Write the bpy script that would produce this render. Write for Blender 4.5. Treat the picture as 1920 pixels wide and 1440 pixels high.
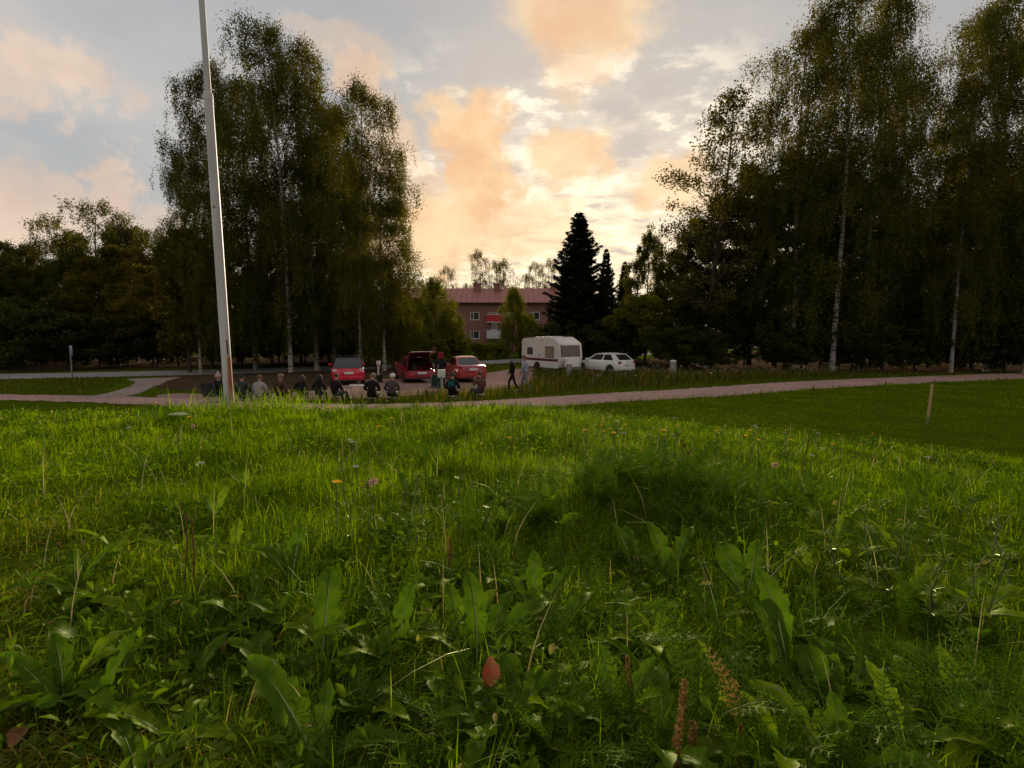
import bpy, bmesh, math, random
import numpy as np
from mathutils import Vector, Matrix

for _o in list(bpy.data.objects):
    bpy.data.objects.remove(_o, do_unlink=True)
scene = bpy.context.scene
COL = scene.collection
R = math.radians
rng = np.random.default_rng(7)
random.seed(7)

# ------------------------------------------------------------------ camera
F = 960.0                      # focal length in pixels of a 1920 wide picture
PITCH = math.atan(95 / F)      # looking slightly down, eye level is z = 0
cam_data = bpy.data.cameras.new("camera")
cam_data.sensor_width = 36.0
cam_data.lens = 36.0 * F / 1920.0
cam_data.clip_start = 0.02
cam_data.clip_end = 4000
cam = bpy.data.objects.new("camera", cam_data)
cam.rotation_euler = (math.pi / 2 - PITCH, 0, 0)
COL.objects.link(cam)
scene.camera = cam

# ------------------------------------------------------------------ sky
SUN_EL, SUN_AZ = R(11.0), R(6.5)       # azimuth clockwise from +Y
world = bpy.data.worlds.new("World")
scene.world = world
world.use_nodes = True
WN, WL = world.node_tree.nodes, world.node_tree.links
WN.clear()

def wn(t, **kw):
    n = WN.new(t)
    for k, v in kw.items():
        setattr(n, k, v)
    return n

def wmath(op, a, b=None, c=None, clamp=False):
    n = wn("ShaderNodeMath", operation=op, use_clamp=clamp)
    for i, v in enumerate((a, b, c)):
        if v is None:
            continue
        if isinstance(v, (int, float)):
            n.inputs[i].default_value = v
        else:
            WL.new(v, n.inputs[i])
    return n.outputs[0]

def wvec(op, a, b=None, out=0):
    n = wn("ShaderNodeVectorMath", operation=op)
    for i, v in enumerate((a, b)):
        if v is None:
            continue
        if isinstance(v, (tuple, list)):
            n.inputs[i].default_value = v
        else:
            WL.new(v, n.inputs[i])
    return n.outputs[out]

def wramp(v, a, b, lo=0.0, hi=1.0):
    n = wn("ShaderNodeMapRange", interpolation_type='SMOOTHSTEP')
    WL.new(v, n.inputs[0])
    for i, x in enumerate((a, b, lo, hi)):
        n.inputs[i + 1].default_value = x
    return n.outputs[0]

def wmix(f, a, b):
    n = wn("ShaderNodeMix", data_type='RGBA')
    if isinstance(f, (int, float)):
        n.inputs[0].default_value = f
    else:
        WL.new(f, n.inputs[0])
    for i, v in ((6, a), (7, b)):
        if isinstance(v, (tuple, list)):
            n.inputs[i].default_value = (*v[:3], 1)
        else:
            WL.new(v, n.inputs[i])
    return n.outputs[2]

def wnoise(v, scale, detail=4, rough=0.55, out=0):
    n = wn("ShaderNodeTexNoise")
    WL.new(v, n.inputs["Vector"])
    n.inputs["Scale"].default_value = scale
    n.inputs["Detail"].default_value = detail
    n.inputs["Roughness"].default_value = rough
    return n.outputs[out]

tc = wn("ShaderNodeTexCoord")
DIR = tc.outputs["Generated"]
sep = wn("ShaderNodeSeparateXYZ"); WL.new(DIR, sep.inputs[0])
dx, dy, dz = sep.outputs
AZ = wmath('ARCTAN2', dx, dy)
EL = wmath('ARCSINE', dz)
# large billows push the cloud outlines about
n1 = wnoise(DIR, 6.0, 6, 0.6, 1)
n2 = wnoise(DIR, 24.0, 5, 0.62, 1)
w1 = wvec('MULTIPLY', wvec('SUBTRACT', n1, (0.5, 0.5, 0.5)), (0.15, 0.14, 0))
w2 = wvec('MULTIPLY', wvec('SUBTRACT', n2, (0.5, 0.5, 0.5)), (0.085, 0.08, 0))
cmb = wn("ShaderNodeCombineXYZ"); WL.new(AZ, cmb.inputs[0]); WL.new(EL, cmb.inputs[1])
P = wvec('ADD', wvec('ADD', cmb.outputs[0], w1), w2)
# altocumulus, laid on a flat layer overhead so that it closes up toward the horizon
zz = wmath('ADD', wmath('MAXIMUM', dz, 0.0), 0.10)
cm2 = wn("ShaderNodeCombineXYZ")
WL.new(wmath('DIVIDE', dx, zz), cm2.inputs[0]); WL.new(wmath('DIVIDE', dy, zz), cm2.inputs[1])
PL = cm2.outputs[0]
fine = wnoise(PL, 3.4, 6, 0.6)
veil = wnoise(PL, 0.55, 6, 0.55)

def aim(px, py):
    """compass azimuth and elevation seen at a pixel of the photograph"""
    u, v = (px - 960) / F, (720 - py) / F
    d = Vector((u, math.cos(PITCH) + v * math.sin(PITCH), -math.sin(PITCH) + v * math.cos(PITCH))).normalized()
    return math.atan2(d.x, d.y), math.asin(d.z)

CLOUDS = [  # azimuth/elevation centres and radii of the sunlit cloud banks, weight
    (890, 240, 72, 60, 1.0), (895, 340, 66, 110, 1.0), (835, 420, 120, 66, 1.0), (800, 370, 60, 60, .6), (775, 480, 90, 50, .85), (910, 430, 55, 60, .8),
    (1065, 295, 78, 48, .9), (1035, 330, 45, 40, .6), (1090, 20, 140, 80, .85), (1070, 95, 75, 60, .6), (1060, 130, 45, 50, .4),
    (95, 125, 115, 62, .75), (10, 165, 110, 65, .65), (210, 340, 55, 66, .75), (120, 375, 150, 60, .6), (20, 425, 130, 80, .75), (330, 420, 120, 50, .45),
    (690, 150, 55, 60, .65), (640, 70, 110, 34, .35), (745, 260, 50, 70, .55), (1250, 350, 90, 45, .85), (1010, 430, 120, 48, .65),
    (-300, 300, 240, 90, .6), (2150, 330, 260, 90, .5), (-250, -250, 230, 120, .5), (700, -450, 260, 120, .5), (1900, -300, 300, 130, .45),
]
cov = None
for (px, py, rx, ry, wgt) in CLOUDS:
    a0, e0 = aim(px, py)
    shrink = math.cos(math.atan(abs(px - 960) / F)) ** 1.5
    v = wvec('MULTIPLY', wvec('SUBTRACT', P, (a0, e0, 0)), (1 / (1.12 * rx / F * shrink), 1 / (1.12 * ry / F * shrink), 0))
    m = wramp(wvec('LENGTH', v, out=1), 1.10, 0.50, 0, wgt)
    cov = m if cov is None else wmath('MAXIMUM', cov, m)
# the part of the sky behind the camera carries the same kind of broken cloud
back = wmath('MULTIPLY', wramp(wnoise(DIR, 3.0, 5, 0.55), 0.5, 0.68), wmath('MULTIPLY', wramp(dy, 0.1, -0.3), 0.55))
cov = wmath('MAXIMUM', cov, back)

sunv = Vector((math.sin(SUN_AZ) * math.cos(SUN_EL), math.cos(SUN_AZ) * math.cos(SUN_EL), math.sin(SUN_EL)))
cosang = wvec('DOT_PRODUCT', DIR, tuple(sunv), out=1)
glow = wramp(cosang, 0.89, 1.0)                    # wide glow round the hidden sun
low = wramp(EL, R(17), R(3))
glowlow = wmath('MULTIPLY', glow, wmath('MULTIPLY_ADD', low, 0.96, 0.04))

nish = wn("ShaderNodeTexSky", sky_type='NISHITA')
nish.sun_disc = False
nish.sun_elevation = SUN_EL
nish.sun_rotation = SUN_AZ
nish.air_density = 1.2; nish.dust_density = 2.0; nish.ozone_density = 1.5
K = 3.7                                            # background strength is 0.1, picture exposed up 1.45 stops
def k(c, g=1.0): return tuple(K * g * x for x in c)

grey = wmix(wramp(veil, .34, .66), k((.37, .365, .37)), k((.53, .485, .44)))
cool = wmix(wramp(AZ, R(5), R(-45)), grey, wmix(wramp(veil, .34, .66), k((.38, .395, .42)), k((.62, .57, .52))))
# a high thin veil covers most of the blue
sky = wmix(0.93, nish.outputs[0], cool)
warmlow = wmix(wmath('MULTIPLY', low, 0.5), sky, k((.80, .66, .52)))
sky2 = wmix(glowlow, warmlow, k((1.22, .97, .62)))
# altocumulus flecks around the sun
fl = wmath('MULTIPLY', wramp(fine, .49, .60), wmath('MULTIPLY', wramp(cosang, 0.90, 0.98), wramp(EL, R(31), R(24), 0.0, 1.0)))
sky3 = wmix(wmath('MULTIPLY', fl, 0.85), sky2, k((1.30, 1.12, .86)))
gaps = wmath('MULTIPLY', wramp(fine, .50, .36), wmath('MULTIPLY', wramp(cosang, 0.88, 0.97), 0.8))
sky4 = wmix(gaps, sky3, k((.62, .54, .49)))
# peach lit cumulus, stronger toward the sun
tex = wramp(wnoise(DIR, 9.0, 6, .6), .3, .72)
peach = wmix(tex, k((.76, .55, .42)), k((.94, .72, .54)))
hot = wmix(tex, k((.93, .55, .29)), k((1.06, .78, .45)))
pc = wmix(wramp(cosang, 0.80, 0.985), peach, hot)
sky5 = wmix(wmath('MULTIPLY', cov, 0.95), sky4, pc)
below = wmix(wramp(EL, R(0), R(-4)), sky5, k((.05, .05, .04)))
bg = wn("ShaderNodeBackground")
WL.new(below, bg.inputs[0]); bg.inputs[1].default_value = 0.1
wo = wn("ShaderNodeOutputWorld"); WL.new(bg.outputs[0], wo.inputs[0])
world.cycles.sampling_method = 'MANUAL'
world.cycles.sample_map_resolution = 1024

# ------------------------------------------------------------------ sun and exposure
sd = bpy.data.lights.new("sun", 'SUN')
sd.energy = 2.8
sd.angle = R(12)
sd.color = (1.0, 0.84, 0.62)
sun = bpy.data.objects.new("sun", sd)
sun.rotation_euler = (-sunv).to_track_quat('-Z', 'Y').to_euler()
COL.objects.link(sun)
vs = scene.view_settings
vs.view_transform = 'Standard'; vs.look = 'None'; vs.gamma = 1.0; vs.exposure = 1.45
vs.use_curve_mapping = False
scene.cycles.max_bounces = 6
scene.cycles.diffuse_bounces = 3
scene.cycles.glossy_bounces = 3
scene.cycles.transmission_bounces = 3
scene.cycles.caustics_reflective = False
scene.cycles.caustics_refractive = False
scene.cycles.use_adaptive_sampling = True
scene.cycles.adaptive_threshold = 0.015
scene.cycles.use_denoising = True

# ------------------------------------------------------------------ material helpers
ORD = ('first', 'second', 'third', 'fourth', 'fifth', 'sixth', 'seventh', 'eighth', 'ninth', 'tenth', 'eleventh', 'twelfth', 'thirteenth')
def new_mat(name):
    m = bpy.data.materials.new(name); m.use_nodes = True
    m.node_tree.nodes.clear()
    return m, m.node_tree.nodes, m.node_tree.links

def pmat(name, c1, c2=None, scale=8.0, rough=0.7, bump=0.0, spec=0.4, metal=0.0, detail=5, lo=.35, hi=.65, coat=0.0, stretch=None):
    """principled surface whose colour wanders between c1 and c2"""
    if c2 is None:
        c2 = tuple(x * 0.82 for x in c1)
    m, N, L = new_mat(name)
    tcn = N.new("ShaderNodeTexCoord")
    src = tcn.outputs["Object"]
    if stretch:
        mp = N.new("ShaderNodeMapping"); mp.inputs["Scale"].default_value = stretch
        L.new(src, mp.inputs[0]); src = mp.outputs[0]
    nz = N.new("ShaderNodeTexNoise"); nz.inputs["Scale"].default_value = scale; nz.inputs["Detail"].default_value = detail
    nz.inputs["Roughness"].default_value = 0.6
    L.new(src, nz.inputs["Vector"])
    mr = N.new("ShaderNodeMapRange"); mr.inputs[1].default_value = lo; mr.inputs[2].default_value = hi
    L.new(nz.outputs[0], mr.inputs[0])
    mx = N.new("ShaderNodeMix"); mx.data_type = 'RGBA'
    mx.inputs[6].default_value = (*c1, 1); mx.inputs[7].default_value = (*c2, 1)
    L.new(mr.outputs[0], mx.inputs[0])
    b = N.new("ShaderNodeBsdfPrincipled")
    L.new(mx.outputs[2], b.inputs["Base Color"])
    b.inputs["Roughness"].default_value = rough
    b.inputs["Metallic"].default_value = metal
    b.inputs["Specular IOR Level"].default_value = spec
    b.inputs["Coat Weight"].default_value = coat
    if bump:
        bp = N.new("ShaderNodeBump"); bp.inputs["Strength"].default_value = bump; bp.inputs["Distance"].default_value = 0.02
        L.new(nz.outputs[0], bp.inputs["Height"]); L.new(bp.outputs[0], b.inputs["Normal"])
    o = N.new("ShaderNodeOutputMaterial"); L.new(b.outputs[0], o.inputs[0])
    return m

def leaf_mat(name, c1, c2, trans=0.4, tcol=None, gloss=0.06, rough=0.45, c3=None, c3w=0.05, nscale=0.0, ncol=None):
    """thin leaves: diffuse + light passing through + a little sheen, each leaf with its own tint"""
    m, N, L = new_mat(name)
    g = N.new("ShaderNodeNewGeometry")
    rnd = g.outputs["Random Per Island"]
    mx = N.new("ShaderNodeMix"); mx.data_type = 'RGBA'
    mx.inputs[6].default_value = (*c1, 1); mx.inputs[7].default_value = (*c2, 1)
    L.new(rnd, mx.inputs[0])
    colr = mx.outputs[2]
    if c3 is not None:
        ml = N.new("ShaderNodeMath"); ml.operation = 'MULTIPLY'; ml.inputs[1].default_value = 7.31; L.new(rnd, ml.inputs[0])
        fr = N.new("ShaderNodeMath"); fr.operation = 'FRACT'; L.new(ml.outputs[0], fr.inputs[0])
        lt = N.new("ShaderNodeMath"); lt.operation = 'LESS_THAN'; lt.inputs[1].default_value = c3w; L.new(fr.outputs[0], lt.inputs[0])
        m3 = N.new("ShaderNodeMix"); m3.data_type = 'RGBA'; m3.inputs[7].default_value = (*c3, 1)
        L.new(lt.outputs[0], m3.inputs[0]); L.new(colr, m3.inputs[6]); colr = m3.outputs[2]
    if nscale:
        nz = N.new("ShaderNodeTexNoise"); nz.inputs["Scale"].default_value = nscale; nz.inputs["Detail"].default_value = 3
        tcn = N.new("ShaderNodeTexCoord"); L.new(tcn.outputs["Object"], nz.inputs["Vector"])
        mr = N.new("ShaderNodeMapRange"); mr.inputs[1].default_value = .42; mr.inputs[2].default_value = .66
        L.new(nz.outputs[0], mr.inputs[0])
        m4 = N.new("ShaderNodeMix"); m4.data_type = 'RGBA'; m4.inputs[7].default_value = (*ncol, 1)
        L.new(mr.outputs[0], m4.inputs[0]); L.new(colr, m4.inputs[6]); colr = m4.outputs[2]
    d = N.new("ShaderNodeBsdfDiffuse"); L.new(colr, d.inputs[0])
    t = N.new("ShaderNodeBsdfTranslucent")
    gm = N.new("ShaderNodeMix"); gm.data_type = 'RGBA'; gm.blend_type = 'MULTIPLY'; gm.inputs[0].default_value = 1
    L.new(colr, gm.inputs[6]); gm.inputs[7].default_value = (*(tcol or (1.6, 1.5, .8)), 1)
    L.new(gm.outputs[2], t.inputs[0])
    s1 = N.new("ShaderNodeMixShader"); s1.inputs[0].default_value = trans
    L.new(d.outputs[0], s1.inputs[1]); L.new(t.outputs[0], s1.inputs[2])
    gl = N.new("ShaderNodeBsdfGlossy"); gl.inputs["Roughness"].default_value = rough; gl.inputs[0].default_value = (.62, .70, .38, 1)
    fr2 = N.new("ShaderNodeMixShader"); fr2.inputs[0].default_value = gloss
    L.new(s1.outputs[0], fr2.inputs[1]); L.new(gl.outputs[0], fr2.inputs[2])
    o = N.new("ShaderNodeOutputMaterial"); L.new(fr2.outputs[0], o.inputs[0])
    return m

# ------------------------------------------------------------------ object helpers
def tag(o, label=None, cat=None, group=None, kind=None):
    if label: o["label"] = label
    if cat: o["category"] = cat
    if group: o["group"] = group
    if kind: o["kind"] = kind
    return o

def empty(name, loc=(0, 0, 0), rz=0.0):
    o = bpy.data.objects.new(name, None)
    o.location = loc; o.rotation_euler = (0, 0, rz); o.empty_display_size = 0.2
    COL.objects.link(o)
    return o

def obj(name, me, parent=None, loc=None, rot=None):
    o = bpy.data.objects.new(name, me)
    COL.objects.link(o)
    if parent is not None: o.parent = parent
    if loc is not None: o.location = loc
    if rot is not None: o.rotation_euler = rot
    return o

def mesh_np(name, V, polys_by_size, mats=(), smooth=False, mat_idx=None):
    """polys_by_size: list of (n, k) integer arrays"""
    me = bpy.data.meshes.new(name)
    V = np.asarray(V, dtype=np.float32)
    arrs = [np.asarray(a, dtype=np.int32) for a in polys_by_size if len(a)]
    loops = np.concatenate([a.ravel() for a in arrs])
    tot = np.concatenate([np.full(len(a), a.shape[1], dtype=np.int32) for a in arrs])
    start = np.concatenate([[0], np.cumsum(tot)[:-1]]).astype(np.int32)
    me.vertices.add(len(V)); me.vertices.foreach_set("co", V.ravel())
    me.loops.add(len(loops)); me.loops.foreach_set("vertex_index", loops)
    me.polygons.add(len(tot)); me.polygons.foreach_set("loop_start", start)
    for m in mats: me.materials.append(m)
    if mat_idx is not None:
        me.polygons.foreach_set("material_index", np.asarray(mat_idx, dtype=np.int32))
    me.polygons.foreach_set("use_smooth", np.full(len(tot), smooth, dtype=bool))
    me.update(calc_edges=True)
    return me

class MB:
    """collects plain geometry and builds one mesh"""
    def __init__(s): s.v = []; s.f = []; s.m = []; s.cur = 0
    def add(s, verts, faces):
        o = len(s.v); s.v += [tuple(p) for p in verts]
        for f in faces: s.f.append([o + i for i in f]); s.m.append(s.cur)
        return s
    def box(s, x0, x1, y0, y1, z0, z1):
        return s.add([(x0, y0, z0), (x1, y0, z0), (x1, y1, z0), (x0, y1, z0), (x0, y0, z1), (x1, y0, z1), (x1, y1, z1), (x0, y1, z1)],
                     [(0, 3, 2, 1), (4, 5, 6, 7), (0, 1, 5, 4), (1, 2, 6, 5), (2, 3, 7, 6), (3, 0, 4, 7)])
    def tube(s, pts, rads, n=8, cap=True):
        pts = [Vector(p) for p in pts]
        if isinstance(rads, (int, float)): rads = [rads] * len(pts)
        o = len(s.v)
        for i, p in enumerate(pts):
            d = (pts[min(i + 1, len(pts) - 1)] - pts[max(i - 1, 0)]).normalized()
            a = d.orthogonal().normalized() if abs(d.z) < .95 else Vector((1, 0, 0)).cross(d).normalized()
            if abs(d.z) < .95: a = d.cross(Vector((0, 0, 1))).normalized()
            b = d.cross(a)
            for j in range(n):
                t = 2 * math.pi * j / n
                s.v.append(tuple(p + (a * math.cos(t) + b * math.sin(t)) * rads[i]))
        for i in range(len(pts) - 1):
            for j in range(n):
                s.f.append([o + i * n + j, o + i * n + (j + 1) % n, o + (i + 1) * n + (j + 1) % n, o + (i + 1) * n + j]); s.m.append(s.cur)
        if cap:
            s.f.append([o + j for j in range(n)][::-1]); s.m.append(s.cur)
            s.f.append([o + (len(pts) - 1) * n + j for j in range(n)]); s.m.append(s.cur)
        return s
    def lathe(s, prof, n=16, c=(0, 0, 0), axis='z'):
        o = len(s.v)
        for (r, h) in prof:
            for j in range(n):
                t = 2 * math.pi * j / n
                if axis == 'z': p = (c[0] + r * math.cos(t), c[1] + r * math.sin(t), c[2] + h)
                else: p = (c[0] + r * math.cos(t), c[1] + h, c[2] + r * math.sin(t))
                s.v.append(p)
        for i in range(len(prof) - 1):
            for j in range(n):
                s.f.append([o + i * n + j, o + i * n + (j + 1) % n, o + (i + 1) * n + (j + 1) % n, o + (i + 1) * n + j]); s.m.append(s.cur)
        s.f.append([o + j for j in range(n)][::-1]); s.m.append(s.cur)
        s.f.append([o + (len(prof) - 1) * n + j for j in range(n)]); s.m.append(s.cur)
        return s
    def ell(s, c, r, n=10, m=7):
        prof = []
        o = len(s.v)
        for i in range(m + 1):
            a = math.pi * i / m
            for j in range(n):
                t = 2 * math.pi * j / n
                s.v.append((c[0] + r[0] * math.sin(a) * math.cos(t), c[1] + r[1] * math.sin(a) * math.sin(t), c[2] - r[2] * math.cos(a)))
        for i in range(m):
            for j in range(n):
                s.f.append([o + i * n + j, o + i * n + (j + 1) % n, o + (i + 1) * n + (j + 1) % n, o + (i + 1) * n + j]); s.m.append(s.cur)
        return s
    def mesh(s, name, mats, smooth=False, angle=None, bevel=0.0):
        me = bpy.data.meshes.new(name)
        me.from_pydata(s.v, [], s.f)
        if not isinstance(mats, (list, tuple)): mats = [mats]
        for m in mats: me.materials.append(m)
        if len(mats) > 1: me.polygons.foreach_set("material_index", s.m)
        bm = bmesh.new(); bm.from_mesh(me)
        if bevel:
            bmesh.ops.remove_doubles(bm, verts=bm.verts, dist=1e-5)
            bmesh.ops.bevel(bm, geom=list(bm.edges), offset=bevel, segments=2, profile=.5, affect='EDGES', clamp_overlap=True)
        bmesh.ops.recalc_face_normals(bm, faces=bm.faces)
        bm.to_mesh(me); bm.free()
        me.polygons.foreach_set("use_smooth", [bool(smooth)] * len(me.polygons))
        if angle is not None:
            me.polygons.foreach_set("use_smooth", [True] * len(me.polygons))
            me.set_sharp_from_angle(angle=R(angle))
        me.update()
        return me
    def build(s, name, mats, parent=None, **kw):
        return obj(name, s.mesh(name, mats, **kw), parent)

def copy_tree(o, parent=None):
    c = o.copy(); COL.objects.link(c)
    c.parent = parent
    for ch in list(o.children): copy_tree(ch, c)
    return c

# ------------------------------------------------------------------ terrain
LOW = -2.75
def sstep(a, b, x):
    t = np.clip((x - a) / (b - a), 0, 1); return t * t * (3 - 2 * t)

def hnoise(x, y):
    return (np.sin(x * 1.7 + 1.3 * np.sin(y * .9)) * np.cos(y * 1.9 + .8 * np.sin(x * 1.1)) + .6 * np.sin(x * 4.1 + y * 2.3) * np.cos(y * 3.7 - x * 1.2))

def ground(x, y):
    x = np.asarray(x, dtype=float); y = np.asarray(y, dtype=float)
    zk = -0.50 - 0.030 * np.clip(y, 0, 9) - 0.026 * np.clip(y - 1.2, 0, 8) - 0.105 * np.clip(x - 0.2, 0, 12) * sstep(.5, 3.5, y) - 0.03 * np.clip(-x - 3, 0, 10)
    near = sstep(11, 6, y)
    zk = zk + 0.022 * hnoise(x, y) + .026 * near * hnoise(x * 3.3 + 1.7, y * 3.1 - .6) + .010 * near * hnoise(x * 9.1, y * 8.3 + 2) + 0.10 * np.exp(-((x - .42) ** 2 / .20 + (y - 1.62) ** 2 / .07))
    yc = 4.3 - 0.05 * np.clip(-x, 0, 10)
    drop = np.clip(y - yc, 0, None)
    z = zk - 0.05 * drop ** 2
    h = np.clip(.5 + .5 * (z - LOW) / .5, 0, 1)      # smooth maximum against the flat
    return np.where(h <= 0, LOW, LOW + (z - LOW) * h + .5 * h * (1 - h))

def ray(px, py):
    u, v = (px - 960) / F, (720 - py) / F
    return np.array((u, math.cos(PITCH) + v * math.sin(PITCH), -math.sin(PITCH) + v * math.cos(PITCH)))

def flat(px, py, z=LOW):
    """the spot on the flat ground that lies along this line of sight"""
    d = ray(px, py); t = z / d[2]
    return float(d[0] * t), float(d[1] * t)

def on_ground(px, py, up=0.0):
    d = ray(px, py)
    ts = np.concatenate([np.arange(.3, 8, .01), np.arange(8, 60, .05)])
    hgt = d[2] * ts - ground(d[0] * ts, d[1] * ts) - up
    i = int(np.argmax(hgt < 0)) if (hgt < 0).any() else len(ts) - 1
    p = d * ts[i]
    return float(p[0]), float(p[1])

def at_depth(px, Y, py=690):
    d = ray(px, py); return float(d[0] * Y / d[1])

def top_h(py, Y, px=960):
    d = ray(px, py); return float(d[2] * Y / d[1]) - LOW

# ------------------------------------------------------------------ setting materials
M = {}
def ground_mat():
    m, N, L = new_mat("soil_and_turf")
    tcn = N.new("ShaderNodeTexCoord")
    def nz(scale, det=6):
        n = N.new("ShaderNodeTexNoise"); n.inputs["Scale"].default_value = scale; n.inputs["Detail"].default_value = det
        n.inputs["Roughness"].default_value = .65
        L.new(tcn.outputs["Object"], n.inputs["Vector"]); return n.outputs[0]
    def mr(v, a, b):
        n = N.new("ShaderNodeMapRange"); n.inputs[1].default_value = a; n.inputs[2].default_value = b; L.new(v, n.inputs[0]); return n.outputs[0]
    def mix(f, a, b):
        n = N.new("ShaderNodeMix"); n.data_type = 'RGBA'; L.new(f, n.inputs[0])
        for i, v in ((6, a), (7, b)):
            if isinstance(v, tuple): n.inputs[i].default_value = (*v, 1)
            else: L.new(v, n.inputs[i])
        return n.outputs[2]
    big, mid, sm = nz(.35), nz(3), nz(40)
    turf = mix(mr(mid, .35, .65), (.050, .082, .003), (.075, .108, .004))
    turf = mix(mr(sm, .55, .75), turf, (.05, .04, .012))
    turf = mix(mr(big, .55, .75), turf, (.045, .065, .004))
    b = N.new("ShaderNodeBsdfPrincipled"); L.new(turf, b.inputs["Base Color"]); b.inputs["Roughness"].default_value = .95
    b.inputs["Specular IOR Level"].default_value = .0
    bp = N.new("ShaderNodeBump"); bp.inputs["Strength"].default_value = .6; bp.inputs["Distance"].default_value = .03
    L.new(sm, bp.inputs["Height"]); L.new(bp.outputs[0], b.inputs["Normal"])
    o = N.new("ShaderNodeOutputMaterial"); L.new(b.outputs[0], o.inputs[0])
    return m
M['ground'] = ground_mat()

def gravel_mat(name, c1, c2, c3, track=.5):
    m, N, L = new_mat(name)
    tcn = N.new("ShaderNodeTexCoord")
    def nz(scale, det=6):
        n = N.new("ShaderNodeTexNoise"); n.inputs["Scale"].default_value = scale; n.inputs["Detail"].default_value = det
        L.new(tcn.outputs["Object"], n.inputs["Vector"]); return n.outputs[0]
    vo = N.new("ShaderNodeTexVoronoi"); vo.inputs["Scale"].default_value = 28; L.new(tcn.outputs["Object"], vo.inputs["Vector"])
    def mr(v, a, b):
        n = N.new("ShaderNodeMapRange"); n.inputs[1].default_value = a; n.inputs[2].default_value = b; L.new(v, n.inputs[0]); return n.outputs[0]
    def mix(f, a, b):
        n = N.new("ShaderNodeMix"); n.data_type = 'RGBA'; L.new(f, n.inputs[0])
        for i, v in ((6, a), (7, b)):
            if isinstance(v, tuple): n.inputs[i].default_value = (*v, 1)
            else: L.new(v, n.inputs[i])
        return n.outputs[2]
    c = mix(mr(nz(.6), .35, .68), c1, c2)
    c = mix(mr(nz(5), .55, .72), c, c3)
    sp = N.new("ShaderNodeSeparateColor"); L.new(vo.outputs["Color"], sp.inputs[0])
    c = mix(mr(sp.outputs[0], .72, 1.0), c, tuple(min(1, x * 1.5) for x in c1))
    c = mix(mr(sp.outputs[1], .8, 1.0), c, tuple(x * .5 for x in c2))
    b = N.new("ShaderNodeBsdfPrincipled"); L.new(c, b.inputs["Base Color"]); b.inputs["Roughness"].default_value = .92
    b.inputs["Specular IOR Level"].default_value = .0
    bp = N.new("ShaderNodeBump"); bp.inputs["Strength"].default_value = .5; bp.inputs["Distance"].default_value = .02
    L.new(vo.outputs["Distance"], bp.inputs["Height"]); L.new(bp.outputs[0], b.inputs["Normal"])
    o = N.new("ShaderNodeOutputMaterial"); L.new(b.outputs[0], o.inputs[0])
    return m
M['gravel'] = gravel_mat("pinkish_gravel", (.44, .285, .25), (.35, .225, .195), (.25, .175, .14))
M['lot'] = gravel_mat("parking_gravel", (.33, .215, .185), (.25, .16, .135), (.17, .115, .09))
M['litter_and_shade'] = gravel_mat("leaf_litter_and_shade", (.085, .055, .035), (.055, .040, .024), (.05, .055, .02))  # also colours the added sheets that imitate shade under the woods
M['asphalt'] = gravel_mat("worn_asphalt", (.30, .28, .27), (.24, .225, .22), (.18, .17, .17))

# ------------------------------------------------------------------ ground sheet
def spaced(a, b, n, c, s):
    lo, hi = math.asinh((a - c) / s), math.asinh((b - c) / s)
    return c + s * np.sinh(np.linspace(lo, hi, n))
gx = spaced(-1200, 1200, 230, .5, 3.0)
gy = spaced(-900, 1600, 250, 3.0, 3.0)
GX, GY = np.meshgrid(gx, gy)
gv = np.stack([GX.ravel(), GY.ravel(), ground(GX, GY).ravel()], 1)
ii = np.arange(len(gx) * len(gy)).reshape(len(gy), len(gx))
gf = np.stack([ii[:-1, :-1].ravel(), ii[:-1, 1:].ravel(), ii[1:, 1:].ravel(), ii[1:, :-1].ravel()], 1)
tag(obj("ground", mesh_np("ground", gv, [gf], [M['ground']], smooth=True)), kind="structure")

from mathutils.geometry import delaunay_2d_cdt
def densify(pts, step, jit, closed=True, seed=1):
    r = np.random.default_rng(seed)
    out = []
    n = len(pts)
    for i in range(n if closed else n - 1):
        a, b = np.array(pts[i]), np.array(pts[(i + 1) % n])
        k_ = max(1, int(np.linalg.norm(b - a) / step))
        for j in range(k_):
            p = a + (b - a) * j / k_
            out.append(p + r.normal(0, jit, 2))
    if not closed: out.append(np.array(pts[-1]))
    return out

def spline(pts, n=12):
    pts = [np.array(p, float) for p in pts]
    P_ = [2 * pts[0] - pts[1]] + pts + [2 * pts[-1] - pts[-2]]
    out = []
    for i in range(1, len(P_) - 2):
        for j in range(n):
            t = j / n
            a, b, c, d = P_[i - 1], P_[i], P_[i + 1], P_[i + 2]
            out.append(.5 * ((2 * b) + (-a + c) * t + (2 * a - 5 * b + 4 * c - d) * t ** 2 + (-a + 3 * b - 3 * c + d) * t ** 3))
    out.append(pts[-1])
    return out

def sheet(name, outline, z, mat, step=.5, jit=.06, seed=1):
    pts = densify(outline, step, jit, True, seed)
    n_ = len(pts)
    res = delaunay_2d_cdt([Vector((float(p[0]), float(p[1]))) for p in pts], [(i, (i + 1) % n_) for i in range(n_)], [], 1, 1e-4)
    me = bpy.data.meshes.new(name); me.from_pydata([(v.x, v.y, z) for v in res[0]], [], [list(f) for f in res[2]]); me.materials.append(mat); me.update()
    for p in me.polygons:
        if p.normal.z < 0: p.flip()
    return tag(obj(name, me), kind="structure")

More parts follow.
